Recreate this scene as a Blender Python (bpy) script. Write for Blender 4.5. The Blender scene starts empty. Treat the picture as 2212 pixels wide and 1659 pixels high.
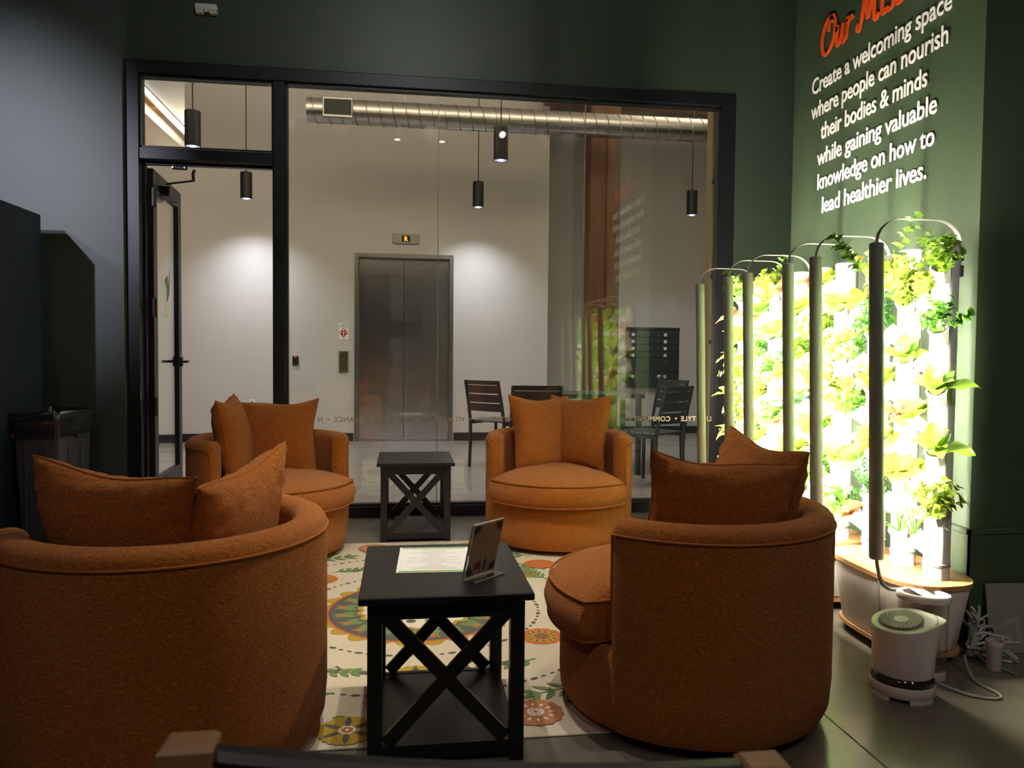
import bpy, math, random
from mathutils import Vector, Matrix, Euler
import numpy as np

PI = math.pi
R = math.radians
scene = bpy.context.scene
C = bpy.context.collection

# ------------------------------------------------------------------ camera
def _cam_axes(yaw, pitch, roll):
    f0 = Vector((math.sin(yaw), math.cos(yaw), 0)); r0 = Vector((math.cos(yaw), -math.sin(yaw), 0)); u0 = Vector((0, 0, 1))
    f = f0 * math.cos(pitch) - u0 * math.sin(pitch)
    u = u0 * math.cos(pitch) + f0 * math.sin(pitch)
    r = r0 * math.cos(roll) + u * math.sin(roll)
    u2 = -r0 * math.sin(roll) + u * math.cos(roll)
    return r, u2, f
cam_d = bpy.data.cameras.new('camera'); cam = bpy.data.objects.new('camera', cam_d); C.objects.link(cam)
_r, _u, _f = _cam_axes(R(8.13), R(2.24), R(.565))
_m = Matrix((( _r.x, _u.x, -_f.x, 0), (_r.y, _u.y, -_f.y, 0), (_r.z, _u.z, -_f.z, 1.08), (0, 0, 0, 1)))
cam.matrix_world = _m
cam_d.sensor_fit = 'HORIZONTAL'; cam_d.sensor_width = 36; cam_d.lens = 36 * 1665 / 2212
cam_d.clip_start = .05; cam_d.clip_end = 60
cam_d.dof.use_dof = True; cam_d.dof.focus_distance = 4.2; cam_d.dof.aperture_fstop = 8.5
scene.camera = cam

# ------------------------------------------------------------------ world, view, lights
w = bpy.data.worlds.new('world'); scene.world = w; w.use_nodes = True
w.node_tree.nodes['Background'].inputs[0].default_value = (.05, .06, .08, 1)
w.node_tree.nodes['Background'].inputs[1].default_value = .3
vs = scene.view_settings
vs.view_transform = 'Standard'; vs.look = 'None'; vs.exposure = 0.42; vs.gamma = 1; vs.use_curve_mapping = False

LED_STRENGTH = 450.0
def spot(name, loc, tgt, energy, col, size, blend=.5, rad=.04):
    d = bpy.data.lights.new(name, 'SPOT'); d.energy = energy; d.color = col; d.spot_size = R(size); d.spot_blend = blend; d.shadow_soft_size = rad
    o = bpy.data.objects.new(name, d); C.objects.link(o); o.location = loc
    o.rotation_euler = (Vector(tgt) - Vector(loc)).to_track_quat('-Z', 'Y').to_euler(); return o
def area(name, loc, tgt, energy, col, sx, sy):
    d = bpy.data.lights.new(name, 'AREA'); d.energy = energy; d.color = col; d.shape = 'RECTANGLE'; d.size = sx; d.size_y = sy
    o = bpy.data.objects.new(name, d); C.objects.link(o); o.location = loc
    o.rotation_euler = (Vector(tgt) - Vector(loc)).to_track_quat('-Z', 'Y').to_euler(); return o
COOL = (.86, .90, 1.0); WARM = (1.0, .85, .64); NEUT = (1.0, .93, .84); LILAC = (.90, .87, 1.0)
# lamps in the lounge behind the camera that wash the wall left of the storefront
spot('lounge_lamp_or_fill', (-3.5, -.7, 3.5), (-2.55, 5.05, 1.95), 720, LILAC, 25, .9, .05)
spot('lounge_lamp_or_fill', (-3.9, 1.2, 3.3), (-2.7, 5.05, 1.9), 140, LILAC, 34, .9, .08)
for _x in (-1.6, .4, 2.4): spot('lounge_fill', (_x, -.9, 4.2), (_x, -.1, 0), 36, (1.0, .86, .80), 130, .9, .12)  # added ambient fill for the lounge, no ceiling fittings known here
spot('lounge_lamp_or_fill', (.1, 1.3, 4.2), (.2, 5.1, 3.35), 70, (.95, 1.0, .92), 92, 1.0, .06)  # added fill spot that lifts the dark wall above the storefront
spot('lounge_lamp_or_fill', (2.2, -1.6, 3.6), (2.7, 2.56, 1.3), 75, (.95, 1.0, .9), 44, 1.0, .12)  # added fill spot brightening the near face of the pier
# upward area lights; the corridor ones are added soft fill, not real fixtures
area('corridor_fill', (-.4, 6.2, 3.75), (-.4, 6.25, 6), 165, WARM, 7.0, .25)
area('corridor_fill', (3.9, 8.4, 3.95), (3.9, 8.45, 6), 40, WARM, 2.0, .25)
area('upper_room_light', (-2.9, 12.4, 3.6), (-2.9, 12.2, 6), 60, WARM, 1.5, 1.5)

# ------------------------------------------------------------------ materials
MATS = {}
def M(name, col, rough=.5, metal=0., bump=None, vary=None, emit=None, sheen=0., coat=0., spec=.5, stretch=None, aniso=0., trans=0.):
    m = bpy.data.materials.new(name); m.use_nodes = True; nt = m.node_tree; n = nt.nodes; b = n['Principled BSDF']
    b.inputs['Base Color'].default_value = (*col, 1); b.inputs['Roughness'].default_value = rough; b.inputs['Metallic'].default_value = metal
    b.inputs['Specular IOR Level'].default_value = spec
    if sheen: b.inputs['Sheen Weight'].default_value = sheen; b.inputs['Sheen Roughness'].default_value = .4; b.inputs['Sheen Tint'].default_value = (1, .8, .6, 1)
    if coat: b.inputs['Coat Weight'].default_value = coat; b.inputs['Coat Roughness'].default_value = .1
    if aniso: b.inputs['Anisotropic'].default_value = aniso
    if trans: b.inputs['Transmission Weight'].default_value = trans
    if emit: b.inputs['Emission Color'].default_value = (*emit[0], 1); b.inputs['Emission Strength'].default_value = emit[1]
    tc = n.new('ShaderNodeTexCoord'); mp = n.new('ShaderNodeMapping'); nt.links.new(tc.outputs['Object'], mp.inputs['Vector'])
    if stretch: mp.inputs['Scale'].default_value = stretch
    if vary:
        sc_, amt, col2 = vary
        tx = n.new('ShaderNodeTexNoise'); tx.inputs['Scale'].default_value = sc_; tx.inputs['Detail'].default_value = 6; tx.inputs['Roughness'].default_value = .6
        nt.links.new(mp.outputs[0], tx.inputs['Vector'])
        rp = n.new('ShaderNodeValToRGB'); rp.color_ramp.elements[0].position = .5 - amt; rp.color_ramp.elements[1].position = .5 + amt
        rp.color_ramp.elements[0].color = (*col, 1); rp.color_ramp.elements[1].color = (*col2, 1)
        nt.links.new(tx.outputs['Fac'], rp.inputs[0]); nt.links.new(rp.outputs[0], b.inputs['Base Color'])
    if bump:
        sc_, st, dist = bump
        t2 = n.new('ShaderNodeTexNoise'); t2.inputs['Scale'].default_value = sc_; t2.inputs['Detail'].default_value = 4
        nt.links.new(mp.outputs[0], t2.inputs['Vector'])
        bp = n.new('ShaderNodeBump'); bp.inputs['Strength'].default_value = st; bp.inputs['Distance'].default_value = dist
        nt.links.new(t2.outputs['Fac'], bp.inputs['Height']); nt.links.new(bp.outputs[0], b.inputs['Normal'])
    MATS[name] = m; return m

M('green_paint', (.046, .064, .044), .42, vary=(1.5, .3, (.050, .069, .048)), bump=(140, .08, .002))
M('pier_paint', (.042, .067, .036), .45, vary=(1.5, .3, (.046, .072, .039)), bump=(140, .08, .002))
M('grey_green_paint', (.075, .095, .092), .5, vary=(1.2, .3, (.082, .10, .098)), bump=(140, .08, .002))
M('white_paint', (.60, .585, .56), .6, vary=(1.1, .3, (.63, .615, .59)), bump=(160, .05, .001))
M('grey_paint', (.44, .43, .40), .6, bump=(160, .05, .001))
M('dark_ceiling', (.03, .03, .03), .8, bump=(30, .2, .01))
M('ceiling_white', (.6, .58, .55), .8, bump=(30, .1, .01))
M('concrete', (.125, .110, .082), .24, vary=(2.2, .28, (.185, .165, .128)), bump=(60, .10, .002), stretch=(.7, 1.6, 1))
M('concrete_light', (.20, .178, .155), .25, vary=(2.2, .28, (.29, .262, .232)), bump=(60, .10, .002), stretch=(.5, 2.2, 1))
M('joint_dark', (.05, .045, .04), .8, bump=(80, .3, .002))
M('black_metal', (.006, .006, .008), .42, bump=(200, .05, .0005))
M('charcoal_base', (.016, .017, .018), .5, bump=(120, .05, .001))
M('bronze_frame', (.020, .019, .024), .40, .3, bump=(200, .05, .0005))
M('black_wood', (.009, .009, .010), .33, bump=(60, .06, .0006), stretch=(1, 8, 8))
M('steel', (.74, .73, .71), .2, 1., bump=(2.2, .12, .02), stretch=(.5, 1, 2.4))
M('steel_frame', (.38, .37, .35), .34, 1., bump=(200, .04, .0005))
M('brass', (.62, .55, .36), .25, 1., bump=(200, .04, .0005))
M('galvanized', (.62, .60, .57), .26, 1., vary=(5, .3, (.50, .49, .47)), bump=(20, .05, .004))
M('timber', (.10, .045, .018), .62, vary=(5, .25, (.17, .08, .034)), bump=(14, .35, .01), stretch=(5, 5, .55))
M('timber_beam', (.24, .125, .06), .62, vary=(5, .25, (.32, .18, .09)), bump=(14, .3, .01), stretch=(.5, 5, 5))
M('pale_timber', (.17, .125, .06), .6, vary=(6, .25, (.22, .16, .08)), bump=(20, .25, .004), stretch=(6, 6, .6))
M('deck_wood', (.52, .30, .15), .6, vary=(5, .25, (.62, .38, .2)), bump=(20, .2, .004), stretch=(6, .6, 6))
M('oak_lid', (.42, .20, .075), .38, vary=(7, .25, (.54, .28, .115)), bump=(30, .1, .001), stretch=(6, .8, 6))
M('white_plastic', (.80, .77, .74), .32, bump=(300, .02, .0003))
M('reservoir_white', (.70, .63, .58), .42, bump=(300, .02, .0003))
M('warm_white_plastic', (.72, .62, .56), .26, bump=(300, .02, .0003))
M('lid_plastic', (.62, .62, .52), .16, bump=(300, .02, .0003))
M('dark_clear', (.03, .028, .026), .08, coat=.6, bump=(30, .02, .001))
M('led_grey', (.24, .25, .22), .42, .2, bump=(300, .04, .0004), stretch=(1, 1, .01))
M('arm_steel', (.62, .58, .54), .3, .85, bump=(300, .04, .0004))
M('led', (1, 1, 1), .5, emit=((1.0, .93, .76), LED_STRENGTH), bump=(300, .01, .0001))
M('pendant_glow', (1, 1, 1), .5, emit=((.93, .95, 1.0), 22.), bump=(300, .01, .0001))
M('pendant_inner', (.55, .62, .85), .5, emit=((.45, .58, 1.0), .55), bump=(300, .01, .0001))
M('linear_glow', (1, 1, 1), .5, emit=((.92, .94, 1.0), 1.6), bump=(300, .01, .0001))
M('track_white', (.70, .68, .64), .4, bump=(300, .02, .0003))
M('track_glow', (1, 1, 1), .5, emit=((1, .95, .88), 18.), bump=(300, .01, .0001))
M('amber_led', (1, .3, .02), .5, emit=((1, .27, .015), 2.2), bump=(300, .01, .0001))
M('red_led', (1, .05, .03), .5, emit=((1, .05, .04), 1.5), bump=(300, .01, .0001))
M('bin_plastic', (.085, .085, .098), .42, bump=(160, .12, .001))
M('navy', (.016, .030, .056), .5, bump=(100, .05, .001))
M('letter_white', (.90, .88, .84), .5, bump=(200, .02, .0003))
M('letter_orange', (.85, .09, .008), .5, bump=(200, .02, .0003))
M('letter_gold', (.66, .52, .31), .5, bump=(200, .02, .0003))
M('black', (.01, .01, .01), .5, bump=(200, .02, .0003))
M('paper', (.86, .84, .80), .6, bump=(90, .05, .0005))
M('print_green', (.22, .50, .17), .6, bump=(90, .05, .0005))
M('print_grey', (.52, .48, .50), .6, bump=(90, .05, .0005))
M('print_orange', (.80, .28, .08), .6, bump=(90, .05, .0005))
M('kraft_print', (.42, .31, .22), .55, bump=(90, .05, .0005))
M('print_brown', (.07, .045, .035), .6, bump=(90, .05, .0005))
M('print_red', (.28, .03, .015), .6, bump=(90, .05, .0005))
M('print_blue', (.10, .10, .15), .6, bump=(90, .05, .0005))
M('print_faint', (.33, .23, .17), .6, bump=(90, .05, .0005))
M('sign_red', (.50, .04, .05), .5, bump=(90, .05, .0005))
M('chair_slate', (.055, .062, .068), .42, .4, bump=(200, .04, .0005))
M('mailbox_green', (.018, .026, .018), .5, bump=(200, .08, .0008))
M('board_grey', (.24, .215, .17), .7, bump=(60, .1, .001))
M('cable_white', (.46, .46, .42), .45, bump=(90, .03, .0005))
M('cable_grey', (.30, .28, .25), .4, bump=(90, .03, .0005))
M('chair_oak', (.32, .17, .065), .45, vary=(6, .25, (.40, .22, .09)), bump=(30, .1, .001), stretch=(5, 5, .7))
M('logo_green', (.10, .22, .10), .5, bump=(90, .05, .0005))
M('soil', (.10, .06, .03), .9, bump=(200, .5, .003))

def fabric(name, c1, c2):
    m = M(name, c1, .92, sheen=.35, spec=.15)
    nt = m.node_tree; n = nt.nodes; b = n['Principled BSDF']
    tc = [x for x in n if x.type == 'TEX_COORD'][0]
    big = n.new('ShaderNodeTexNoise'); big.inputs['Scale'].default_value = 90; big.inputs['Detail'].default_value = 5; big.inputs['Roughness'].default_value = .7
    nt.links.new(tc.outputs['Object'], big.inputs['Vector'])
    rp = n.new('ShaderNodeValToRGB'); rp.color_ramp.elements[0].position = .33; rp.color_ramp.elements[1].position = .66
    rp.color_ramp.elements[0].color = (*c1, 1); rp.color_ramp.elements[1].color = (*c2, 1)
    nt.links.new(big.outputs['Fac'], rp.inputs[0]); nt.links.new(rp.outputs[0], b.inputs['Base Color'])
    curl = n.new('ShaderNodeTexNoise'); curl.inputs['Scale'].default_value = 92; curl.inputs['Detail'].default_value = 4; curl.inputs['Roughness'].default_value = .6; curl.inputs['Distortion'].default_value = 1.6
    nt.links.new(tc.outputs['Object'], curl.inputs['Vector'])
    bp = n.new('ShaderNodeBump'); bp.inputs['Strength'].default_value = 1.0; bp.inputs['Distance'].default_value = .013
    nt.links.new(curl.outputs['Fac'], bp.inputs['Height']); nt.links.new(bp.outputs[0], b.inputs['Normal'])
    return m
fabric('boucle', (.46, .122, .012), (.64, .198, .023))
fabric('boucle_pillow', (.47, .122, .012), (.65, .198, .023))
M('boucle_seam', (.36, .11, .014), .95, bump=(200, .5, .002))

def leaf_mat(name, c1, c2, tr=.35):
    m = M(name, c1, .45, vary=(30, .3, c2), bump=(60, .25, .003)); nt = m.node_tree; n = nt.nodes
    b = n['Principled BSDF']; out = n['Material Output']; t = n.new('ShaderNodeBsdfTranslucent'); mx = n.new('ShaderNodeMixShader'); mx.inputs[0].default_value = tr
    t.inputs[0].default_value = (*[min(1, x * 1.5) for x in c2], 1)
    nt.links.new(b.outputs[0], mx.inputs[1]); nt.links.new(t.outputs[0], mx.inputs[2]); nt.links.new(mx.outputs[0], out.inputs[0]); return m
leaf_mat('leaf_bright', (0.105, 0.22, 0.018), (0.19, 0.32, 0.03))
leaf_mat('leaf_mid', (0.05, 0.16, 0.016), (0.1, 0.25, 0.026))
leaf_mat('leaf_dark', (0.025, 0.09, 0.02), (0.05, 0.15, 0.03))
leaf_mat('leaf_lime', (0.2, 0.29, 0.026), (0.3, 0.38, 0.05))
leaf_mat('leaf_blue', (0.06, 0.13, 0.08), (0.11, 0.2, 0.115))
leaf_mat('leaf_red', (.14, .03, .035), (.28, .14, .05))
leaf_mat('petal_orange', (.75, .16, .01), (.85, .30, .02), .3)
leaf_mat('petal_yellow', (.80, .52, .02), (.9, .66, .05), .3)
leaf_mat('petal_white', (.8, .78, .72), (.9, .88, .82), .3)
leaf_mat('petal_purple', (.22, .05, .16), (.35, .12, .25), .3)

def glass_mat(name, tint, boost=1.0, ior=1.5, rough=0.0):
    m = bpy.data.materials.new(name); m.use_nodes = True; nt = m.node_tree; n = nt.nodes; n.remove(n['Principled BSDF']); out = n['Material Output']
    geo = n.new('ShaderNodeNewGeometry'); mr = n.new('ShaderNodeMapRange'); mr.inputs[3].default_value = ior; mr.inputs[4].default_value = 1 / ior
    nt.links.new(geo.outputs['Backfacing'], mr.inputs[0])
    fr = n.new('ShaderNodeFresnel'); nt.links.new(mr.outputs[0], fr.inputs['IOR'])
    mul = n.new('ShaderNodeMath'); mul.operation = 'MULTIPLY'; mul.use_clamp = True; mul.inputs[1].default_value = boost; nt.links.new(fr.outputs[0], mul.inputs[0])
    tr = n.new('ShaderNodeBsdfTransparent'); tr.inputs[0].default_value = (*tint, 1)
    gl = n.new('ShaderNodeBsdfGlossy'); gl.inputs['Roughness'].default_value = rough; gl.inputs[0].default_value = (1, 1, 1, 1)
    mx = n.new('ShaderNodeMixShader'); nt.links.new(mul.outputs[0], mx.inputs[0]); nt.links.new(tr.outputs[0], mx.inputs[1]); nt.links.new(gl.outputs[0], mx.inputs[2])
    nt.links.new(mx.outputs[0], out.inputs[0]); MATS[name] = m; return m
glass_mat('pane_glass', (.965, .975, .96), 1.7)
glass_mat('acrylic', (.93, .93, .90), 1.2)
glass_mat('clear_tank', (.80, .78, .74), 1.6)
glass_mat('bag_film', (.55, .55, .60), 4.0, rough=.15)
glass_mat('cup_film', (.62, .58, .54), 2.0, rough=.3)
M('glass_edge', (.42, .42, .34), .3, bump=(90, .05, .0005))
M('cup_white', (.62, .54, .48), .4, bump=(90, .05, .0005))
M('cup_wall', (.66, .58, .52), .35, trans=.25, bump=(90, .05, .0005))

# ------------------------------------------------------------------ mesh builder
def _rotm(rot):
    return Euler(rot).to_matrix() if rot is not None else None
class MB:
    def __init__(s): s.v = []; s.f = []; s.m = []; s.mats = []
    def mi(s, mat):
        if mat is None: return 0
        if mat not in s.mats: s.mats.append(mat)
        return s.mats.index(mat)
    def add(s, vs, fs, mat=None):
        o = len(s.v); s.v += [tuple(p) for p in vs]; k = s.mi(mat)
        for f in fs: s.f.append(tuple(i + o for i in f)); s.m.append(k)
        return s
    def box(s, c, d, rot=None, mat=None, bev=0.):
        x, y, z = d[0] / 2, d[1] / 2, d[2] / 2; b = min(bev, x * .9, y * .9, z * .9)
        if b <= 0:
            vs = [(sx * x, sy * y, sz * z) for sz in (-1, 1) for sy in (-1, 1) for sx in (-1, 1)]
            fs = [(0, 2, 3, 1), (4, 5, 7, 6), (0, 1, 5, 4), (2, 6, 7, 3), (0, 4, 6, 2), (1, 3, 7, 5)]
        else:
            vs = []; idx = {}
            for sx in (-1, 1):
                for sy in (-1, 1):
                    for sz in (-1, 1):
                        for ax in range(3):
                            p = [sx * (x - b), sy * (y - b), sz * (z - b)]; p[ax] = (sx * x, sy * y, sz * z)[ax]
                            idx[sx, sy, sz, ax] = len(vs); vs.append(tuple(p))
            fs = []
            for ax in range(3):
                a1, a2 = [(1, 2), (2, 0), (0, 1)][ax]
                for sg in (-1, 1):
                    def key(u, v):
                        k = [0, 0, 0]; k[ax] = sg; k[a1] = u; k[a2] = v; return idx[k[0], k[1], k[2], ax]
                    q = [key(-1, -1), key(1, -1), key(1, 1), key(-1, 1)]
                    fs.append(tuple(q if sg > 0 else q[::-1]))
            for ax in range(3):
                a1, a2 = [(1, 2), (2, 0), (0, 1)][ax]
                for s1 in (-1, 1):
                    for s2 in (-1, 1):
                        def key(u, face):
                            k = [0, 0, 0]; k[ax] = u; k[a1] = s1; k[a2] = s2; return idx[k[0], k[1], k[2], face]
                        q = [key(-1, a1), key(1, a1), key(1, a2), key(-1, a2)]
                        fs.append(tuple(q if s1 * s2 < 0 else q[::-1]))
            for sx in (-1, 1):
                for sy in (-1, 1):
                    for sz in (-1, 1):
                        q = [idx[sx, sy, sz, 0], idx[sx, sy, sz, 1], idx[sx, sy, sz, 2]]
                        fs.append(tuple(q if sx * sy * sz > 0 else q[::-1]))
        if rot is not None:
            rm = _rotm(rot); vs = [rm @ Vector(p) for p in vs]
        return s.add([(p[0] + c[0], p[1] + c[1], p[2] + c[2]) for p in vs], fs, mat)
    def bar(s, a, b, w_, t_, up=(0, 0, 1), mat=None, bev=0.):
        a = Vector(a); b = Vector(b); d = b - a; L = d.length; d.normalize(); up = Vector(up)
        x = d.cross(up); x.normalize(); u = x.cross(d)
        rm = Matrix((x, d, u)).transposed(); k = MB().box((0, 0, 0), (w_, L, t_), bev=bev)
        return s.add([rm @ Vector(p) + (a + b) / 2 for p in k.v], k.f, mat)
    def lathe(s, prof, n=24, c=(0, 0, 0), mat=None, sx=1, sy=1, cap=True, rot=None):
        vs = []; fs = []; k = len(prof)
        for i in range(n):
            a = 2 * PI * i / n
            for r, z in prof: vs.append((r * math.cos(a) * sx, r * math.sin(a) * sy, z))
        for i in range(n):
            j = (i + 1) % n
            for q in range(k - 1): fs.append((i * k + q, j * k + q, j * k + q + 1, i * k + q + 1))
        if cap:
            if prof[0][0] > 1e-6: fs.append(tuple(i * k for i in range(n))[::-1])
            if prof[-1][0] > 1e-6: fs.append(tuple(i * k + k - 1 for i in range(n)))
        if rot is not None:
            rm = _rotm(rot); vs = [rm @ Vector(p) for p in vs]
        return s.add([(p[0] + c[0], p[1] + c[1], p[2] + c[2]) for p in vs], fs, mat)
    def tube(s, pts, r, n=8, mat=None, closed=False, flat=None, cap=True):
        pts = [Vector(p) for p in pts]; m = len(pts); vs = []; fs = []; prev = None
        for i, p in enumerate(pts):
            if closed: t = pts[(i + 1) % m] - pts[i - 1]
            else: t = pts[min(i + 1, m - 1)] - pts[max(i - 1, 0)]
            if t.length < 1e-9: t = Vector((0, 0, 1))
            t.normalize()
            if prev is None:
                ref = Vector((0, 0, 1)) if abs(t.z) < .9 else Vector((1, 0, 0))
                if flat is not None: ref = Vector(flat[0])
                x = t.cross(ref)
            else: x = prev - t * prev.dot(t)
            x.normalize(); y = t.cross(x); prev = x
            rr = r[i] if isinstance(r, (list, tuple)) else r
            for k in range(n):
                a = 2 * PI * k / n
                if flat is not None: vs.append(p + x * (math.cos(a) * flat[1]) + y * (math.sin(a) * flat[2]))
                else: vs.append(p + x * (math.cos(a) * rr) + y * (math.sin(a) * rr))
        e = m if closed else m - 1
        for i in range(e):
            j = (i + 1) % m
            for k in range(n):
                l = (k + 1) % n; fs.append((i * n + k, i * n + l, j * n + l, j * n + k))
        if cap and not closed: fs.append(tuple(range(n))[::-1]); fs.append(tuple((m - 1) * n + k for k in range(n)))
        return s.add(vs, fs, mat)
    def prism(s, outline, z0, z1, mat=None):
        n = len(outline); vs = [(x, y, z0) for x, y in outline] + [(x, y, z1) for x, y in outline]
        fs = [tuple(range(n))[::-1], tuple(range(n, 2 * n))] + [(i, (i + 1) % n, n + (i + 1) % n, n + i) for i in range(n)]
        return s.add(vs, fs, mat)
    def rings(s, rings, mat=None, cap0=True, cap1=True):
        n = len(rings[0]); vs = [p for r in rings for p in r]; fs = []
        for q in range(len(rings) - 1):
            for i in range(n): j = (i + 1) % n; fs.append((q * n + i, q * n + j, (q + 1) * n + j, (q + 1) * n + i))
        if cap0: fs.append(tuple(range(n))[::-1])
        if cap1: fs.append(tuple((len(rings) - 1) * n + i for i in range(n)))
        return s.add(vs, fs, mat)
    def mesh(s, name, mat=None, smooth=False, fix=True):
        me = bpy.data.meshes.new(name); me.from_pydata(s.v, [], s.f)
        if s.mats:
            for k in s.mats: me.materials.append(MATS[k])
            me.polygons.foreach_set('material_index', s.m)
        else: me.materials.append(MATS[mat])
        if fix:
            import bmesh
            bm = bmesh.new(); bm.from_mesh(me); bmesh.ops.recalc_face_normals(bm, faces=bm.faces); bm.to_mesh(me); bm.free()
        if smooth:
            me.polygons.foreach_set('use_smooth', [True] * len(me.polygons))
            me.set_sharp_from_angle(angle=R(38 if smooth is True else smooth))
        me.update(); return me
    def build(s, name, mat=None, parent=None, smooth=False, loc=None, rot=None, fix=True):
        return place(s.mesh(name, mat, smooth, fix), name, parent, loc, rot)
def place(me, name, parent=None, loc=None, rot=None):
    o = bpy.data.objects.new(name, me); C.objects.link(o)
    if parent is not None: o.parent = parent
    if loc is not None: o.location = loc
    if rot is not None: o.rotation_euler = rot
    return o
def tag(o, label=None, cat=None, group=None, kind=None):
    if label: o['label'] = label
    if cat: o['category'] = cat
    if group: o['group'] = group
    if kind: o['kind'] = kind
    return o
def thing(name, label, cat, loc=(0, 0, 0), rotz=0, group=None):
    o = bpy.data.objects.new(name, None); C.objects.link(o); o.location = loc; o.rotation_euler = (0, 0, rotz); o.empty_display_size = .05
    return tag(o, label, cat, group)
def struct(name, mb, mat=None, parent=None, smooth=False):
    o = mb.build(name, mat, parent, smooth)
    if parent is None: o['kind'] = 'structure'
    return o
def copy_tree(o, parent=None):
    c = o.copy(); C.objects.link(c)
    if parent is not None: c.parent = parent
    for ch in list(o.children): copy_tree(ch, c)
    return c
def catmull(pts, n=6):
    pts = [Vector(p) for p in pts]; out = []
    for i in range(len(pts) - 1):
        p0 = pts[max(i - 1, 0)]; p1 = pts[i]; p2 = pts[i + 1]; p3 = pts[min(i + 2, len(pts) - 1)]
        for k in range(n):
            t = k / n
            out.append(.5 * ((2 * p1) + (p2 - p0) * t + (2 * p0 - 5 * p1 + 4 * p2 - p3) * t * t + (3 * p1 - p0 - 3 * p2 + p3) * t ** 3))
    out.append(pts[-1]); return out
def text_mesh(name, body, size, mat, extrude=.001, offset=0., width=None, spacing=1., height=None, align='CENTER'):
    cu = bpy.data.curves.new(name, 'FONT'); cu.body = body; cu.size = size; cu.align_x = align; cu.extrude = extrude; cu.offset = offset; cu.space_character = spacing; cu.resolution_u = 3
    ob = bpy.data.objects.new(name + '_tmp', cu); C.objects.link(ob)
    dg = bpy.context.evaluated_depsgraph_get(); me = bpy.data.meshes.new_from_object(ob.evaluated_get(dg)); bpy.data.objects.remove(ob); bpy.data.curves.remove(cu)
    me.name = name; me.materials.clear(); me.materials.append(MATS[mat])
    co = np.empty(len(me.vertices) * 3); me.vertices.foreach_get('co', co); co = co.reshape(-1, 3)
    if width: co[:, 0] *= width / (co[:, 0].max() - co[:, 0].min()); 
    if height: co[:, 1] *= height / (co[:, 1].max() - co[:, 1].min())
    me.vertices.foreach_set('co', co.ravel()); me.update(); return me

def split_words(me, gap):
    n = len(me.vertices); par = list(range(n))
    def find(a):
        while par[a] != a: par[a] = par[par[a]]; a = par[a]
        return a
    for e in me.edges:
        a, b = find(e.vertices[0]), find(e.vertices[1])
        if a != b: par[a] = b
    co = [v.co.copy() for v in me.vertices]; comp = {}
    for i in range(n): r_ = find(i); lo, hi = comp.get(r_, (9, -9)); comp[r_] = (min(lo, co[i].x), max(hi, co[i].x))
    order = sorted(comp, key=lambda k: comp[k][0]); word = {}; cur = 0; right = None
    for k in order:
        if right is not None and comp[k][0] - right > gap: cur += 1
        right = max(right or -9, comp[k][1]); word[k] = cur
    out = []
    for wi in range(cur + 1):
        idx = {}; vs = []; fs = []
        for p in me.polygons:
            if word[find(p.vertices[0])] != wi: continue
            f = []
            for v in p.vertices:
                if v not in idx: idx[v] = len(vs); vs.append(co[v])
                f.append(idx[v])
            fs.append(f)
        m2 = bpy.data.meshes.new('word'); m2.from_pydata(vs, [], fs); m2.materials.append(me.materials[0]); out.append(m2)
    return out

# ================================================================== STRUCTURE
B = lambda x0, x1, y0, y1, z0, z1: (((x0 + x1) / 2, (y0 + y1) / 2, (z0 + z1) / 2), (x1 - x0, y1 - y0, z1 - z0))
def bx(mb, x0, x1, y0, y1, z0, z1, mat=None, bev=0.): return mb.box(*B(x0, x1, y0, y1, z0, z1), mat=mat, bev=bev)
ZC = 4.3
fl = struct('floor', bx(MB(), -6, 6, -3.2, 5.138, -.12, 0), 'concrete')
struct('floor_corridor', bx(MB(), -6, 6, 5.138, 14.2, -.12, 0), 'concrete_light')
jt = MB(); bx(jt, 1.266, 1.271, -3, 5.08, -.01, .0006); bx(jt, -3, 5, 1.2, 1.205, -.01, .0006); jt.build('control_joint', 'joint_dark', fl)
struct('ceiling', bx(MB(), -6.2, 5.2, -3.2, 5.27, ZC, ZC + .15), 'dark_ceiling')
struct('wall_back', bx(MB(), -6.2, 5.2, -3.3, -3.1, 0, ZC), 'green_paint')
struct('wall_far_left', bx(MB(), -6.2, -6, -3.2, 9.6, 0, 4.6), 'grey_green_paint')
struct('wall_right', bx(MB(), 5, 5.2, -3.2, 5.27, 0, ZC), 'green_paint')
struct('wall_left', bx(MB(), -6, -1.694, 5.045, 5.27, 0, ZC), 'grey_green_paint')
mb = MB(); bx(mb, -1.694, 5, 5.105, 5.27, 2.868, ZC); bx(mb, 2.262, 5, 5.105, 5.27, 0, 2.868)
struct('wall_front', mb, 'green_paint')
struct('wall_pier', bx(MB(), 2.08, 3.5, 2.56, 3.945, 0, ZC), 'pier_paint')
mb = MB(); bx(mb, 2.066, 3.5, 2.546, 2.56, .428, .452, bev=.004); bx(mb, 2.066, 2.08, 2.546, 3.945, .428, .452, bev=.004)
struct('trim_1', mb, 'pier_paint')
mb = MB(); bx(mb, 2.074, 3.5, 2.552, 2.56, 0, .428); bx(mb, 2.074, 2.08, 2.552, 3.945, 0, .428)
struct('baseboard_pier', mb, 'pier_paint')

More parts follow.
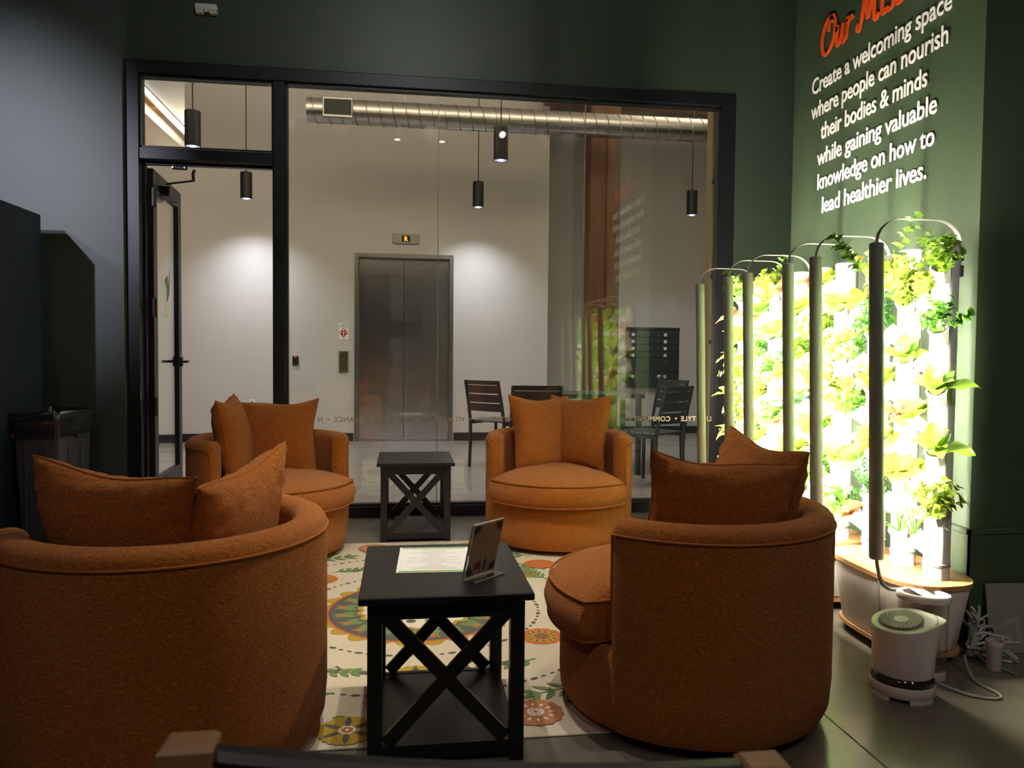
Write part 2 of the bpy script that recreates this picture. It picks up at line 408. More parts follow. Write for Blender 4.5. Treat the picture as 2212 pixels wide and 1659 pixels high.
# storefront glazing
win = tag(bpy.data.objects.new('window_1', None), kind='structure'); C.objects.link(win)
Y0, Y1 = 5.085, 5.195
def fr(name, x0, x1, z0, z1, y0=Y0, y1=Y1): return bx(MB(), x0, x1, y0, y1, z0, z1, bev=.004).build(name, 'bronze_frame', win)
fr('jamb', -1.692, -1.612, 0, 2.866); fr('jamb', 2.158, 2.26, 0, 2.866); fr('head', -1.612, 2.158, 2.785, 2.866)
fr('mullion', -.812, -.738, 0, 2.785); fr('transom_bar', -1.612, -.812, 2.262, 2.336); fr('sill', -.738, 2.158, 0, .072)
for x0, x1, z0, z1 in ((-1.612, -.812, 2.336, 2.785), (-.738, 2.158, .072, 2.785)):   # glazing stops
    m_ = MB(); bx(m_, x0, x1, 5.105, 5.165, z1 - .016, z1); bx(m_, x0, x1, 5.105, 5.165, z0, z0 + .014); bx(m_, x0, x0 + .012, 5.105, 5.165, z0, z1); bx(m_, x1 - .012, x1, 5.105, 5.165, z0, z1)
    m_.build('glazing_stop', 'bronze_frame', win)
m_ = MB(); bx(m_, -1.612, -1.598, 5.15, 5.195, 0, 2.262); bx(m_, -.826, -.812, 5.15, 5.195, 0, 2.262); bx(m_, -1.612, -.812, 5.15, 5.195, 2.246, 2.262); m_.build('door_stop', 'bronze_frame', win)
for x0, x1, z0, z1 in ((-.726, .2285, .086, 2.769), (.2335, 1.2135, .086, 2.769), (1.2185, 2.146, .086, 2.769), (-1.6, -.824, 2.35, 2.769)):
    bx(MB(), x0, x1, 5.132, 5.144, z0, z1).build('pane', 'pane_glass', win)
for x in (.231, 1.216): bx(MB(), x - .0022, x + .0022, 5.131, 5.145, .086, 2.769).build('glass_joint', 'glass_edge', win)

# glass lettering that reads from the corridor side
gl = thing('glass_lettering', 'gold capital letter values band on the storefront glass, reversed from here', 'lettering', (0, 5.1305, 0))
for body, xa, xb in (('N', -.540, -.512), ('BALANCE', -.437, -.224), ('CONNECTION', -.149, .150), ('VITALITY', .225, .417), ('INTENTION', .491, .757), ('COMMUNITY', 1.55, 1.847), ('LIFESTYLE', 1.923, 2.145)):
    place(text_mesh('word', body, .05, 'letter_gold', .0004, .0006, xb - xa, 1.1, height=.035 if body != 'N' else .034), 'word', gl, ((xa + xb) / 2, 0, .624), (PI / 2, 0, PI))
for x in (-.474, -.186, .189, .455, 1.887):
    MB().lathe([(.0065, -.0005), (.0065, .0005)], 14, rot=(PI / 2, 0, 0)).build('bullet', 'letter_gold', gl, loc=(x, 0, .642))

# door, swung open into the corridor
dr = tag(bpy.data.objects.new('door_1', None), kind='structure'); C.objects.link(dr)
dr.location = (-1.592, 5.215, 0); dr.rotation_euler = (0, 0, R(93.6))
def dp(name, x0, x1, z0, z1, y0=-.022, y1=.022, mat='bronze_frame', parent=dr, bev=.003): return bx(MB(), x0, x1, y0, y1, z0, z1, bev=bev).build(name, mat, parent)
dp('stile', 0, .095, .012, 2.236); dp('stile', .715, .81, .012, 2.236); dp('top_rail', .095, .715, 2.115, 2.236); dp('bottom_rail', .095, .715, .012, .245)
dp('pane', .095, .715, .245, 2.115, -.005, .005, 'pane_glass', bev=0)
for z in (.72, 1.35, 2.05):
    h = MB(); h.box((-.008, -.026, z), (.05, .012, .115)); h.lathe([(.009, z - .06), (.009, z + .06)], 10, c=(-.012, -.032, 0)); h.build('hinge', 'black_metal', dr)
h = MB(); h.box((.762, 0, 1.0), (.05, .075, .075), bev=.006); h.tube([(.762, -.04, 1.0), (.762, -.075, 1.0), (.65, -.08, 1.0)], .010); h.tube([(.762, .04, 1.0), (.762, .075, 1.0), (.65, .08, 1.0)], .010); h.build('lever_handle', 'black_metal', dr, smooth=True)
h = MB(); h.box((.30, -.052, 2.13), (.26, .06, .07), bev=.004); cl = h.build('door_closer', 'black_metal', dr)
h = MB(); h.tube([(.22, -.055, 2.17), (.22, -.055, 2.185), (.10, -.245, 2.19)], .008); h.tube([(.10, -.245, 2.19), (.055, -.25, 2.225), (.03, -.265, 2.245)], .010); h.build('closer_arm', 'black_metal', cl, smooth=True)
h = MB(); h.box((-1.40, 5.18, 2.236), (.09, .03, .022), bev=.004); 
for sx in (-1, 1): h.lathe([(.006, 0), (.006, .006)], 10, c=(-1.40 + sx * .036, 5.160, 2.234), rot=(PI / 2, 0, 0), mat='steel_frame')
h.mats = ['black_metal'] + [k for k in h.mats if k != 'black_metal']; h.m = [0 if i < 26 else 1 for i in range(len(h.f))]
h.build('closer_bracket', None, win)
lg = MB(); lg.add([(.36, -.0062, 1.56), (.42, -.0062, 1.50), (.44, -.0062, 1.60), (.47, -.0062, 1.54), (.52, -.0062, 1.66), (.50, -.0062, 1.48), (.42, -.0062, 1.40)], [(0, 1, 2), (1, 3, 2), (1, 5, 4, 3), (1, 6, 5)], 'logo_green')
lg.lathe([(.058, -.0004), (.058, .0004)], 18, c=(.43, -.0060, 1.36), rot=(PI / 2, 0, 0), mat='paper')
lg.build('logo_decal', None, dr)

# ------------------------------------------------------------------ corridor shell
mb = MB(); YH = 9.515
bx(mb, -6, -2.51, YH, YH + .22, 0, 3.44); bx(mb, -2.51, -.572, YH, YH + .22, 0, 4.6); bx(mb, -.572, .621, YH, YH + .22, 2.278, 4.6); bx(mb, .621, 1.802, YH, YH + .22, 0, 4.6); bx(mb, 1.70, 1.802, YH + .22, 10.27, 0, 4.6)
struct('wall_corridor', mb, 'white_paint')
struct('wall_recess', bx(MB(), 1.802, 6.2, 10.25, 10.45, 0, 4.6), 'grey_paint')
struct('wall_corridor_right', bx(MB(), 6, 6.2, 5.27, 10.25, 0, 4.6), 'white_paint')
struct('ceiling_corridor', bx(MB(), -6.2, 6.2, 5.27, 10.45, 4.45, 4.6), 'ceiling_white')
struct('wall_corridor_front', bx(MB(), -6, 5, 5.27, 5.275, 2.9, 4.45), 'white_paint')
mb = MB(); bx(mb, -6, -.585, YH - .012, YH, 0, .10); bx(mb, .634, 1.81, YH - .012, YH, 0, .10); bx(mb, 1.802, 1.814, YH, 10.25, 0, .10)
struct('baseboard_corridor', mb, 'charcoal_base')
struct('baseboard_recess', bx(MB(), 1.814, 6, 10.236, 10.25, 0, .10), 'charcoal_base')
# the higher space seen over the low part of the corridor wall
struct('wall_upper_room', bx(MB(), -6, -2.2, 13.9, 14.1, 0, 5.2), 'white_paint')
dk = struct('ceiling_upper_room', bx(MB(), -6, -2.3, 9.74, 14.1, 5.04, 5.1), 'deck_wood')
for i in range(14): bx(MB(), -6 + i * .27, -6 + i * .27 + .262, 9.74, 14.1, 5.02, 5.04).build('plank', 'deck_wood', dk)
for y in (10.4, 11.6, 12.8): bx(MB(), -6, -2.3, y, y + .09, 4.86, 5.02).build('joist', 'deck_wood', dk)
struct('trim_2', bx(MB(), -3.12, -2.5, 9.74, 13.9, 4.32, 4.62), 'white_paint')
tag(bx(MB(), -3.165, -3.135, 9.8, 13.6, 4.26, 4.31, mat='linear_glow').build('linear_light'), 'thin white linear light strip under the ceiling behind the transom', 'light')
tag(MB().tube([(-3.42, 9.8, 4.55), (-3.42, 13.9, 4.55)], .05, 12).build('ceiling_pipe', 'ceiling_white', smooth=True), 'pale ceiling pipe nearer the linear light strip', 'pipe', 'pipes under the wooden deck')
tag(MB().tube([(-3.66, 9.8, 4.55), (-3.66, 13.9, 4.55)], .06, 12).build('ceiling_pipe', 'ceiling_white', smooth=True), 'pale ceiling pipe farther from the linear light strip', 'pipe', 'pipes under the wooden deck')
struct('wall_upper_left', bx(MB(), -6.2, -6, 9.5, 14.1, 0, 5.2), 'white_paint')
struct('wall_upper_right', bx(MB(), -2.3, -2.2, 9.74, 14.1, 0, 5.2), 'white_paint')

# timber post just behind the glass and timber column and beam in the corridor
tp = bx(MB(), 2.182, 2.29, 5.29, 5.40, 0, 3.6, bev=.004).build('timber_post', 'pale_timber'); tag(tp, 'pale timber post with dark bolts behind the right edge of the glass', 'post')
for z in (1.18, 1.65, 2.32): MB().lathe([(.020, 0), (.020, .012), (.011, .020)], 6, rot=(PI / 2, 0, 0)).build('bolt', 'black_metal', tp, loc=(2.196, 5.29, z))
tc = bx(MB(), 2.165, 2.53, 8.86, 9.20, 0, 4.05, bev=.01).build('timber_column', 'timber'); tag(tc, 'thick dark brown timber column with a long crack in the corridor', 'column')
m_ = MB(); m_.prism([(2.352, 8.855), (2.360, 8.855), (2.357, 8.90)], .9, 3.9); m_.build('crack', 'black', tc)
tag(bx(MB(), 1.66, 6, 8.84, 9.22, 4.05, 4.44, bev=.01).build('timber_beam', 'timber_beam'), 'brown timber beam above the galvanized duct', 'beam')

# elevator
ev = thing('elevator', 'brushed steel elevator with two closed door panels in the white corridor wall', 'elevator', (0, YH, 0))
m_ = MB(); bx(m_, -.572, -.523, -.02, .12, 0, 2.278, bev=.003); bx(m_, .572, .621, -.02, .12, 0, 2.278, bev=.003); bx(m_, -.523, .572, -.02, .12, 2.228, 2.278, bev=.003); m_.build('frame', 'steel_frame', ev)
bx(MB(), -.523, .018, .075, .10, .012, 2.228, bev=.002).build('door_panel', 'steel', ev)
bx(MB(), .022, .572, .075, .10, .012, 2.228, bev=.002).build('door_panel', 'steel', ev)
bx(MB(), -.523, .572, -.02, .20, 0, .010).build('threshold', 'steel_frame', ev)
bx(MB(), -.56, .61, .12, .21, .011, 2.27).build('shaft_back', 'black', ev)
m_ = MB(); m_.lathe([(.008, 0), (.008, .003)], 10, rot=(PI / 2, 0, 0)); m_.build('key_hole', 'steel_frame', ev, loc=(-.36, .074, 1.95))
ei = thing('floor_indicator', 'steel floor indicator showing an amber R above the elevator', 'indicator', (.04, YH, 2.462))
bx(MB(), -.16, .16, -.02, 0, -.062, .062, bev=.004).build('plate', 'steel_frame', ei); bx(MB(), -.05, .05, -.024, -.019, -.038, .038).build('screen', 'black', ei)
place(text_mesh('digit', 'R', .07, 'amber_led', .0005, .002, height=.056), 'digit', ei, (0, -.0255, -.028), (PI / 2, 0, 0))
cb = thing('call_panel', 'tall narrow brass elevator call panel left of the doors', 'call panel', (-.70, YH, .966))
bx(MB(), -.05, .05, -.022, 0, -.122, .122, bev=.006).build('plate', 'brass', cb); bx(MB(), -.056, .056, -.012, 0, -.128, .128).build('back_box', 'steel_frame', cb)
for z in (-.03, .035): MB().lathe([(.014, 0), (.014, .006)], 14, rot=(PI / 2, 0, 0)).build('button', 'steel_frame', cb, loc=(0, -.022, z))
cr = thing('card_reader', 'small black card reader with a red light on corridor wall', 'card reader', (-1.264, YH, .976))
bx(MB(), -.035, .035, -.022, 0, -.055, .055, bev=.006).build('case', 'black', cr); bx(MB(), -.014, .014, -.0235, -.02, .040, .047).build('status_light', 'red_led', cr)
ot = thing('wall_outlet', 'white wall outlet low on the corridor wall behind the left chair', 'outlet', (-1.765, YH, .453))
bx(MB(), -.034, .034, -.006, 0, -.055, .055, bev=.002).build('plate', 'white_plastic', ot)
for z in (-.02, .02): bx(MB(), -.014, .014, -.008, -.004, z - .013, z + .013, bev=.001).build('socket', 'board_grey', ot)
ps = thing('fire_placard', 'small white elevator fire placard with a red emblem', 'sign', (-.70, YH, 1.33))
bx(MB(), -.058, .058, -.002, 0, -.105, .105).build('sheet', 'letter_white', ps)
for body, z, wd in (('IN CASE OF FIRE', .082, .09), ('ELEVATORS', .066, .05), ('ARE OUT OF SERVICE', .050, .1), ('USE EXIT', -.098, .05)): place(text_mesh('text', body, .02, 'black', .0003, 0, wd, height=.011), 'text', ps, (0, -.0028, z), (PI / 2, 0, 0))
m_ = MB()
m_.add([(0, -.003, .04), (-.055, -.003, -.012), (0, -.003, -.075), (.055, -.003, -.012)], [(0, 1, 2, 3)], 'sign_red')
for cx, cz, rr in ((0, .022, .020), (-.034, -.008, .017), (.034, -.008, .017)): m_.lathe([(rr, -.0004), (rr, .0004)], 14, c=(cx, -.0035, cz), rot=(PI / 2, 0, 0), mat='sign_red'); m_.lathe([(rr * .62, -.0004), (rr * .62, .0004)], 14, c=(cx, -.0042, cz), rot=(PI / 2, 0, 0), mat='letter_white')
m_.add([(-.006, -.0044, .0), (.006, -.0044, .0), (.005, -.0044, -.055), (-.005, -.0044, -.055)], [(0, 1, 2, 3)], 'letter_white')
m_.build('emblem', None, ps)

# pendants
def pendant(x, y, label):
    t = thing('pendant_light', label, 'pendant light', (x, y, 2.777), 0, 'black cylinder pendants in the corridor')
    rr = .064
    MB().lathe([(rr - .006, .02), (rr - .006, .0), (rr, .0), (rr, .288), (rr - .006, .294), (.012, .297), (.012, .31)], 32).build('shade', 'black_metal', t, smooth=True)
    MB().lathe([(rr - .007, .003), (rr - .007, .006)], 24).build('diffuser', 'pendant_inner', t)
    MB().lathe([(.0, -.002), (.024, .0), (.026, .003)], 16).build('lens', 'pendant_glow', t, smooth=True)
    MB().lathe([(.0055, .31), (.0055, 1.67)], 8).build('cord', 'black_metal', t)
    MB().lathe([(.05, 1.65), (.05, 1.673)], 16).build('ceiling_canopy', 'black_metal', t)
    l = spot('pendant_lamp', (x, y, 2.765), (x, y, 0), 76, COOL, 126, 1.0, .04); l.parent = None
pendant(-1.732, 6.8, 'black cylinder pendant with bright bulb seen through the transom')
pendant(.852, 6.8, 'larger black cylinder pendant with bright bulb right of the elevator')
pendant(-1.727, 9.0, 'black cylinder pendant hanging in the doorway opening')
pendant(.867, 9.0, 'smaller black cylinder pendant hanging above the elevator doors right half')
pendant(3.463, 9.0, 'rightmost black cylinder pendant near the timber post')

# duct
du = thing('spiral_duct', 'galvanized spiral duct running across the corridor near the ceiling', 'duct', (0, 8.3, 3.58))
rd = .126
MB().tube([(-.98, 0, 0), (6, 0, 0)], rd, 40).build('pipe', 'galvanized', du, smooth=True)
m_ = MB(); pts = [(-.98 + .135 * a / (2 * PI), (rd + .001) * math.cos(a), (rd + .001) * math.sin(a)) for a in [i * 2 * PI / 24 for i in range(int(24 * 6.98 / .135))]]
m_.tube(pts, .006, 5).build('seam', 'steel_frame', du, smooth=True)
g = MB(); bx(g, -.815, -.515, -rd - .011, -rd + .09, -.095, .105, bev=.004); g.build('grille_collar', 'steel_frame', du)
bx(MB(), -.80, -.53, -rd - .014, -rd - .010, -.07, .085).build('grille_opening', 'black', du)
for i in range(11): bx(MB(), -.795 + i * .026, -.785 + i * .026, -rd - .020, -rd - .012, -.07, .085).build('grille_blade', 'mailbox_green', du)
MB().lathe([(.006, 0), (.006, .745)], 6).build('hanger', 'steel_frame', du, loc=(.02, 0, rd)); MB().lathe([(.006, 0), (.006, .745)], 6).build('hanger', 'steel_frame', du, loc=(3.2, 0, rd))

# alarm box high on the storefront wall
al = thing('alarm_box', 'small white alarm box high on the green wall above the door', 'alarm', (-1.209, 5.105, 3.197))
bx(MB(), -.066, .066, -.045, 0, -.018, .026, bev=.008).build('case', 'white_plastic', al); bx(MB(), -.064, -.018, -.036, 0, -.030, -.017, bev=.003).build('foot', 'white_plastic', al); bx(MB(), .018, .064, -.036, 0, -.030, -.017, bev=.003).build('foot', 'white_plastic', al)
MB().lathe([(.010, 0), (.010, .012), (.004, .018)], 12, rot=(PI / 2, 0, 0)).build('sensor', 'white_plastic', al, loc=(0, -.036, -.02))

# mailbox panel on the recess wall
mx = thing('mailbox_panel', 'dark green mailbox panel with numbered doors on the corridor wall', 'mailbox', (3.41, 10.246, 1.04))
bx(MB(), -.37, .37, -.05, 0, -.41, .41, bev=.006).build('cabinet', 'mailbox_green', mx); bx(MB(), -.375, .375, -.06, 0, .39, .42, bev=.004).build('cap', 'mailbox_green', mx)
for c_, x0 in ((0, -.36), (1, .005)):
    for i in range(6):
        hgt = .088 if i < 4 else .19; z1 = .375 - (i * .094 if i < 4 else .376 + (i - 4) * .196)
        d_ = bx(MB(), x0 + .004, x0 + .351, -.058, -.05, z1 - hgt, z1, bev=.002).build('mail_door', 'mailbox_green', mx)
        if i < 4 or i == 5:
            lab = str(c_ * 4 + i + 1) if i < 4 else '%dP' % (c_ + 1)
            lx = x0 + (.07 if c_ == 0 else .16); bx(MB(), lx - .02, lx + .02, -.0595, -.0578, z1 - .075, z1 - .035).build('number_plate', 'letter_white', d_)
            place(text_mesh('number', lab, .035, 'black', .0002, .0006, height=.024), 'number', d_, (lx, -.0602, z1 - .067), (PI / 2, 0, 0))
            MB().lathe([(.011, 0), (.011, .012)], 12, rot=(PI / 2, 0, 0)).build('lock', 'steel_frame', d_, loc=(x0 + (.30 if c_ == 0 else .05), -.058, z1 - .055))
MB().lathe([(.032, 0), (.032, .012), (.014, .02)], 20, rot=(PI / 2, 0, 0)).build('key_lock', 'steel_frame', mx, loc=(.085, -.058, -.26))
bx(MB(), .073, .097, -.062, -.056, -.36, -.30, bev=.003).build('key_tag', 'letter_white', mx); bx(MB(), .12, .225, -.0595, -.0575, -.045, -.037).build('slot', 'steel_frame', mx); bx(MB(), .24, .355, -.055, -.0495, -.402, -.388).build('maker_plate', 'letter_white', mx)

# corridor seating
def corridor_chair():
    t = thing('slat_chair', 'x', 'chair', group='slatted metal chairs in the corridor')
    for sx in (-1, 1):
        MB().tube([(sx * .205, -.20, 0), (sx * .205, -.185, .25), (sx * .205, -.19, .44), (sx * .20, -.225, .62), (sx * .195, -.275, .83)], .016, 8).build('rear_post', 'chair_slate', t, smooth=True)
        MB().tube([(sx * .21, .21, 0), (sx * .21, .205, .42)], .016, 8).build('front_leg', 'chair_slate', t, smooth=True)
        MB().bar((sx * .208, -.19, .425), (sx * .208, .215, .425), .02, .035).build('side_rail', 'chair_slate', t)
    for i in range(6): bx(MB(), -.20, .20, -.185 + i * .068, -.185 + i * .068 + .058, .435, .449, bev=.003).build('seat_slat', 'chair_slate', t)
    for z0, z1 in ((.54, .615), (.625, .70), (.71, .785), (.79, .83)):
        m_ = MB(); rings = []
        for k in range(9):
            u = -1 + k / 4; bow = -.028 * (1 - u * u); yy = lambda z: -.195 - (z - .45) * .20
            rings.append([(u * .19, yy(z0) + bow - .006, z0), (u * .19, yy(z0) + bow + .006, z0), (u * .19, yy(z1) + bow + .006, z1), (u * .19, yy(z1) + bow - .006, z1)])
        m_.rings(rings).build('back_slat', 'chair_slate', t)
    return t
ch0 = corridor_chair()
for i, (x, y, fx, fy, lab) in enumerate(((1.09, 6.30, .08, 1, 'dark slatted metal chair with its back to the glass behind the right orange chair'), (.93, 7.34, .72, .70, 'slatted metal chair turned sideways farthest left by the corridor table'), (2.06, 6.20, -.62, .79, 'slatted metal chair right of the planter reflection, facing away left'), (2.50, 7.45, -.85, -.4, 'slatted metal chair at the far right end of the corridor table'))):
    o = ch0 if i == 0 else copy_tree(ch0)
    o.location = (x, y, 0); o.rotation_euler = (0, 0, math.atan2(fy, fx) - PI / 2); o['label'] = lab
ct = thing('corridor_table', 'dark rectangular metal table among the slatted chairs in the corridor', 'table', (1.62, 6.98, 0))
for i in range(9): bx(MB(), -.55 + i * .1225, -.55 + i * .1225 + .114, -.30, .30, .712, .730, bev=.003).build('top_slat', 'chair_slate', ct)
bx(MB(), -.55, .544, -.30, .30, .690, .711).build('top_frame', 'chair_slate', ct)
for sx in (-1, 1):
    for sy in (-1, 1): bx(MB(), sx * .5 - .022, sx * .5 + .022, sy * .25 - .022, sy * .25 + .022, 0, .69).build('leg', 'chair_slate', ct)

# ================================================================== LOUNGE CHAIRS
RO, RI, HALF = .42, .325, R(66)
def shell_mesh():
    n = 96; a0, a1 = HALF, 2 * PI - HALF; er = R(5.2); rings = []
    def section(a, e):
        ins = .042 * (1 - math.sqrt(max(0, 1 - e * e)))
        ro, ri, top = RO - ins, RI + ins, .632 - ins * .9
        w_ = (ro - ri) / 2; mid = (ro + ri) / 2; rad = min(w_, .045)
        pr = [(ro - .022, .035), (ro - .006, .07), (ro, .14), (ro, .40), (ro, top - rad * 1.05)]
        for k in range(1, 8): q = PI * k / 8; pr.append((mid + w_ * math.cos(q) ** 1 * 1.0 if True else 0, top - rad + rad * math.sin(q) ** .75))
        pr += [(ri, top - rad * 1.05), (ri, .45), (ri, .26), (ri + .02, .255), (ro - .06, .035)]
        return [(r * math.cos(a), r * math.sin(a), z) for r, z in pr]
    angs = []
    for k in range(7): angs.append((a0 + er * (1 - math.cos(PI / 2 * k / 6)) * 1.0, 1 - (1 - math.cos(PI / 2 * k / 6)) if False else math.cos(PI / 2 * k / 6)))
    for k in range(1, n): angs.append((a0 + er + (a1 - a0 - 2 * er) * k / n, 0))
    for k in range(6, -1, -1): angs.append((a1 - er * (1 - math.cos(PI / 2 * k / 6)), math.cos(PI / 2 * k / 6)))
    for a, e in angs: rings.append(section(a, min(e, .97)))
    m = MB(); m.rings(rings); return m
def cushion_r(a):
    a = abs((a + PI) % (2 * PI) - PI); lo, hi = R(57), R(65)
    t = min(1, max(0, (a - lo) / (hi - lo))); t = t * t * (3 - 2 * t)
    return .448 * (1 - t) + (RI - .006) * t
def cushion_mesh():
    n = 120; rings = []; m = MB()
    prof = [(.03, .262), (.008, .275), (0, .30), (-.006, .325), (0, .352), (.008, .372), (.022, .388), (.05, .403), (.10, .420), (.17, .437), (.25, .446)]
    for ins, z in prof:
        rings.append([((cushion_r(a) - ins) * math.cos(a), (cushion_r(a) - ins) * math.sin(a), z) for a in [2 * PI * i / n for i in range(n)]])
    rings.append([(.02 * math.cos(2 * PI * i / n), .02 * math.sin(2 * PI * i / n), .45) for i in range(n)])
    m.rings(rings); return m
def lounge_chair():
    t = thing('swivel_chair', 'x', 'armchair', group='rust orange swivel chairs around the rug')
    shell_mesh().build('back_shell', 'boucle', t, smooth=True)
    MB().lathe([(.385, .032), (.398, .05), (.402, .10), (.402, .245), (.39, .262)], 72).build('seat_base', 'boucle', t, smooth=True)
    cu = cushion_mesh().build('seat_cushion', 'boucle', t, smooth=60)
    for z, ins in ((.386, .012), (.272, .008)):
        MB().tube([((cushion_r(a) - ins) * math.cos(a), (cushion_r(a) - ins) * math.sin(a), z) for a in [2 * PI * i / 120 for i in range(120)]], .0042, 6, closed=True).build('piping', 'boucle_seam', cu, smooth=True)
    pts = [((RO + .001) * math.cos(a), (RO + .001) * math.sin(a), .590) for a in [HALF + R(2.5) + (2 * PI - 2 * HALF - R(5)) * i / 90 for i in range(91)]]
    a = HALF + R(1.2); dn = [((RO - .012) * math.cos(a), (RO - .012) * math.sin(a), z) for z in (.30, .40, .50, .56)]
    b_ = -a; dn2 = [((RO - .012) * math.cos(b_), (RO - .012) * math.sin(b_), z) for z in (.56, .50, .40, .30)]
    MB().tube(dn + pts + dn2, .0036, 6).build('shell_piping', 'boucle_seam', t, smooth=True)
    MB().lathe([(.30, 0), (.30, .022), (.26, .036)], 40).build('swivel_base', 'black_metal', t)
    return t
lc0 = lounge_chair()
CH = {'A': (-.629, 2.212, 130, 'large orange swivel chair at lower left seen from behind'),
      'B': (-.70, 4.27, 303, 'orange swivel chair beside the open door, behind the left front chair'),
      'C': (.898, 4.35, 257, 'orange swivel chair facing the camera right of the far side table'),
      'D': (.894, 2.29, 151, 'orange swivel chair seen from behind next to the planters')}
for i, k in enumerate('ABCD'):
    x, y, fa, lab = CH[k]; o = lc0 if i == 0 else copy_tree(lc0); o.location = (x, y, 0); o.rotation_euler = (0, 0, R(fa)); o['label'] = lab

def pillow_mesh(seed):
    rnd = random.Random(seed); n = 36; a = .222; T = .085; ph = [rnd.uniform(0, 6.28) for _ in range(8)]
    vs = []; fs = []; idx = {}
    def pt(u, v, side):
        k = .11
        x = a * u * (1 - k * (1 - v * v) * abs(u) ** 1.5); z = a * v * (1 - k * (1 - u * u) * abs(v) ** 1.5)
        base = max(0, (1 - u * u) * (1 - v * v)); th = T * base ** .42
        edge = (1 - base) ** 3
        wr = .006 * edge * base ** .25 * (math.sin(17 * u + 9 * v + ph[0]) + math.sin(23 * v - 6 * u + ph[1]) + .8 * math.sin(31 * u * v + ph[2]))
        wr += .006 * math.sin(3 * u + ph[3] + side) * math.sin(2.5 * v + ph[4]) * base ** .3
        return (x + .004 * math.sin(5 * v + ph[5]), side * th + wr * side, z + .006 * math.sin(4 * u + ph[6]))
    for side in (1, -1):
        for i in range(n + 1):
            for j in range(n + 1):
                rim = i in (0, n) or j in (0, n)
                if rim and side == -1: idx[i, j, -1] = idx[i, j, 1]; continue
                # denser near the rim
                g = lambda q: math.sin((q / n * 2 - 1) * PI / 2)
                idx[i, j, side] = len(vs); vs.append(pt(g(i), g(j), side))
        for i in range(n):
            for j in range(n):
                q = (idx[i, j, side], idx[i + 1, j, side], idx[i + 1, j + 1, side], idx[i, j + 1, side])
                fs.append(q if side == -1 else q[::-1])
    m = MB(); m.add(vs, fs); seam = [vs[idx[i, 0, 1]] for i in range(n)] + [vs[idx[n, j, 1]] for j in range(n)] + [vs[idx[n - i, n, 1]] for i in range(n)] + [vs[idx[0, n - j, 1]] for j in range(n)]
    return m.mesh('scatter_cushion', 'boucle_pillow', 70), MB().tube(seam, .0036, 5, closed=True).mesh('piping', 'boucle_seam', True)
PM = [pillow_mesh(s) for s in range(4)]
# chair, angle from the back direction, radius, lean, roll, z, label
PIL = [('A', -60, .185, 16, 5, .582, 0, 'orange scatter cushion at far left of the left front chair'),
       ('A', 34, .175, 16, -8, .568, 1, 'orange scatter cushion on the right side of the left front chair'),
       ('B', 57, .19, 10, 2, .612, 2, 'orange scatter cushion turned edge-on in the chair beside the door'),
       ('B', -36, .18, 14, 2, .588, 3, 'orange scatter cushion facing the camera in the chair beside the door'),
       ('C', -36, .17, 14, 2, .615, 1, 'right orange scatter cushion in the chair facing the camera'),
       ('C', 40, .15, 14, -2, .612, 2, 'left orange scatter cushion in the chair facing the camera'),
       ('D', -62, .18, 16, 5, .582, 3, 'nearer orange scatter cushion in the chair next to the planters'),
       ('D', 36, .20, 14, -5, .60, 0, 'farther orange scatter cushion in the chair next to the planters')]
for ck, da, rr, lean, roll, z, k, lab in PIL:
    x, y, fa, _ = CH[ck]; ba = R(fa + 180 + da)
    o = place(PM[k][0], 'scatter_cushion', None, (x + rr * math.cos(ba), y + rr * math.sin(ba), z))
    o.rotation_euler = (Matrix.Rotation(ba + PI / 2, 3, 'Z') @ Matrix.Rotation(R(lean), 3, 'X') @ Matrix.Rotation(R(roll), 3, 'Y')).to_euler()
    tag(o, lab, 'cushion', 'orange scatter cushions'); p_ = place(PM[k][1], 'piping', o)

# ================================================================== SIDE TABLES
def side_table(x0, x1, y0, y1, label):
    cx, cy = (x0 + x1) / 2, (y0 + y1) / 2; t = thing('side_table', label, 'side table', (cx, cy, 0), 0, 'black side tables with crossed braces')
    hx, hy = (x1 - x0) / 2, (y1 - y0) / 2; H = .455; lx, ly = hx - .022, hy - .022; lw = .038
    bx(MB(), -hx, hx, -hy, hy, H - .020, H, bev=.003).build('table_top', 'black_wood', t)
    for sx in (-1, 1):
        for sy in (-1, 1): bx(MB(), sx * lx - (lw if sx > 0 else 0), sx * lx + (lw if sx < 0 else 0), sy * ly - (lw if sy > 0 else 0), sy * ly + (lw if sy < 0 else 0), 0, H - .020, bev=.002).build('leg', 'black_wood', t)
    for sy in (-1, 1):
        yy = sy * (ly - .019); bx(MB(), -lx + lw, lx - lw, yy - .009, yy + .009, H - .068, H - .020).build('apron', 'black_wood', t)
        bx(MB(), -lx + lw, lx - lw, yy - .009, yy + .009, .014, .052).build('lower_rail', 'black_wood', t)
        zt, zb = H - .062, .058; xx = lx - lw - .012
        MB().bar((-xx, yy - .0, zt), (xx, yy, zb), .036, .015, up=(0, 1, 0)).build('cross_brace', 'black_wood', t)
        MB().bar((xx, yy + .0005, zt), (-xx, yy + .0005, zb), .036, .014, up=(0, 1, 0)).build('cross_brace', 'black_wood', t)
    for sx in (-1, 1):
        xx = sx * (lx - .019); bx(MB(), xx - .009, xx + .009, -ly + lw, ly - lw, H - .068, H - .020).build('apron', 'black_wood', t); bx(MB(), xx - .009, xx + .009, -ly + lw, ly - lw, .014, .052).build('lower_rail', 'black_wood', t)
    bx(MB(), -lx + .012, lx - .012, -ly + .03, ly - .03, .036, .050).build('shelf', 'black_wood', t)
    return t
st1 = side_table(-.108, .347, 1.965, 2.51, 'near black side table with a menu sheet and an acrylic sign on it')
st2 = side_table(-.140, .302, 4.38, 4.90, 'far black side table between the two back orange chairs')

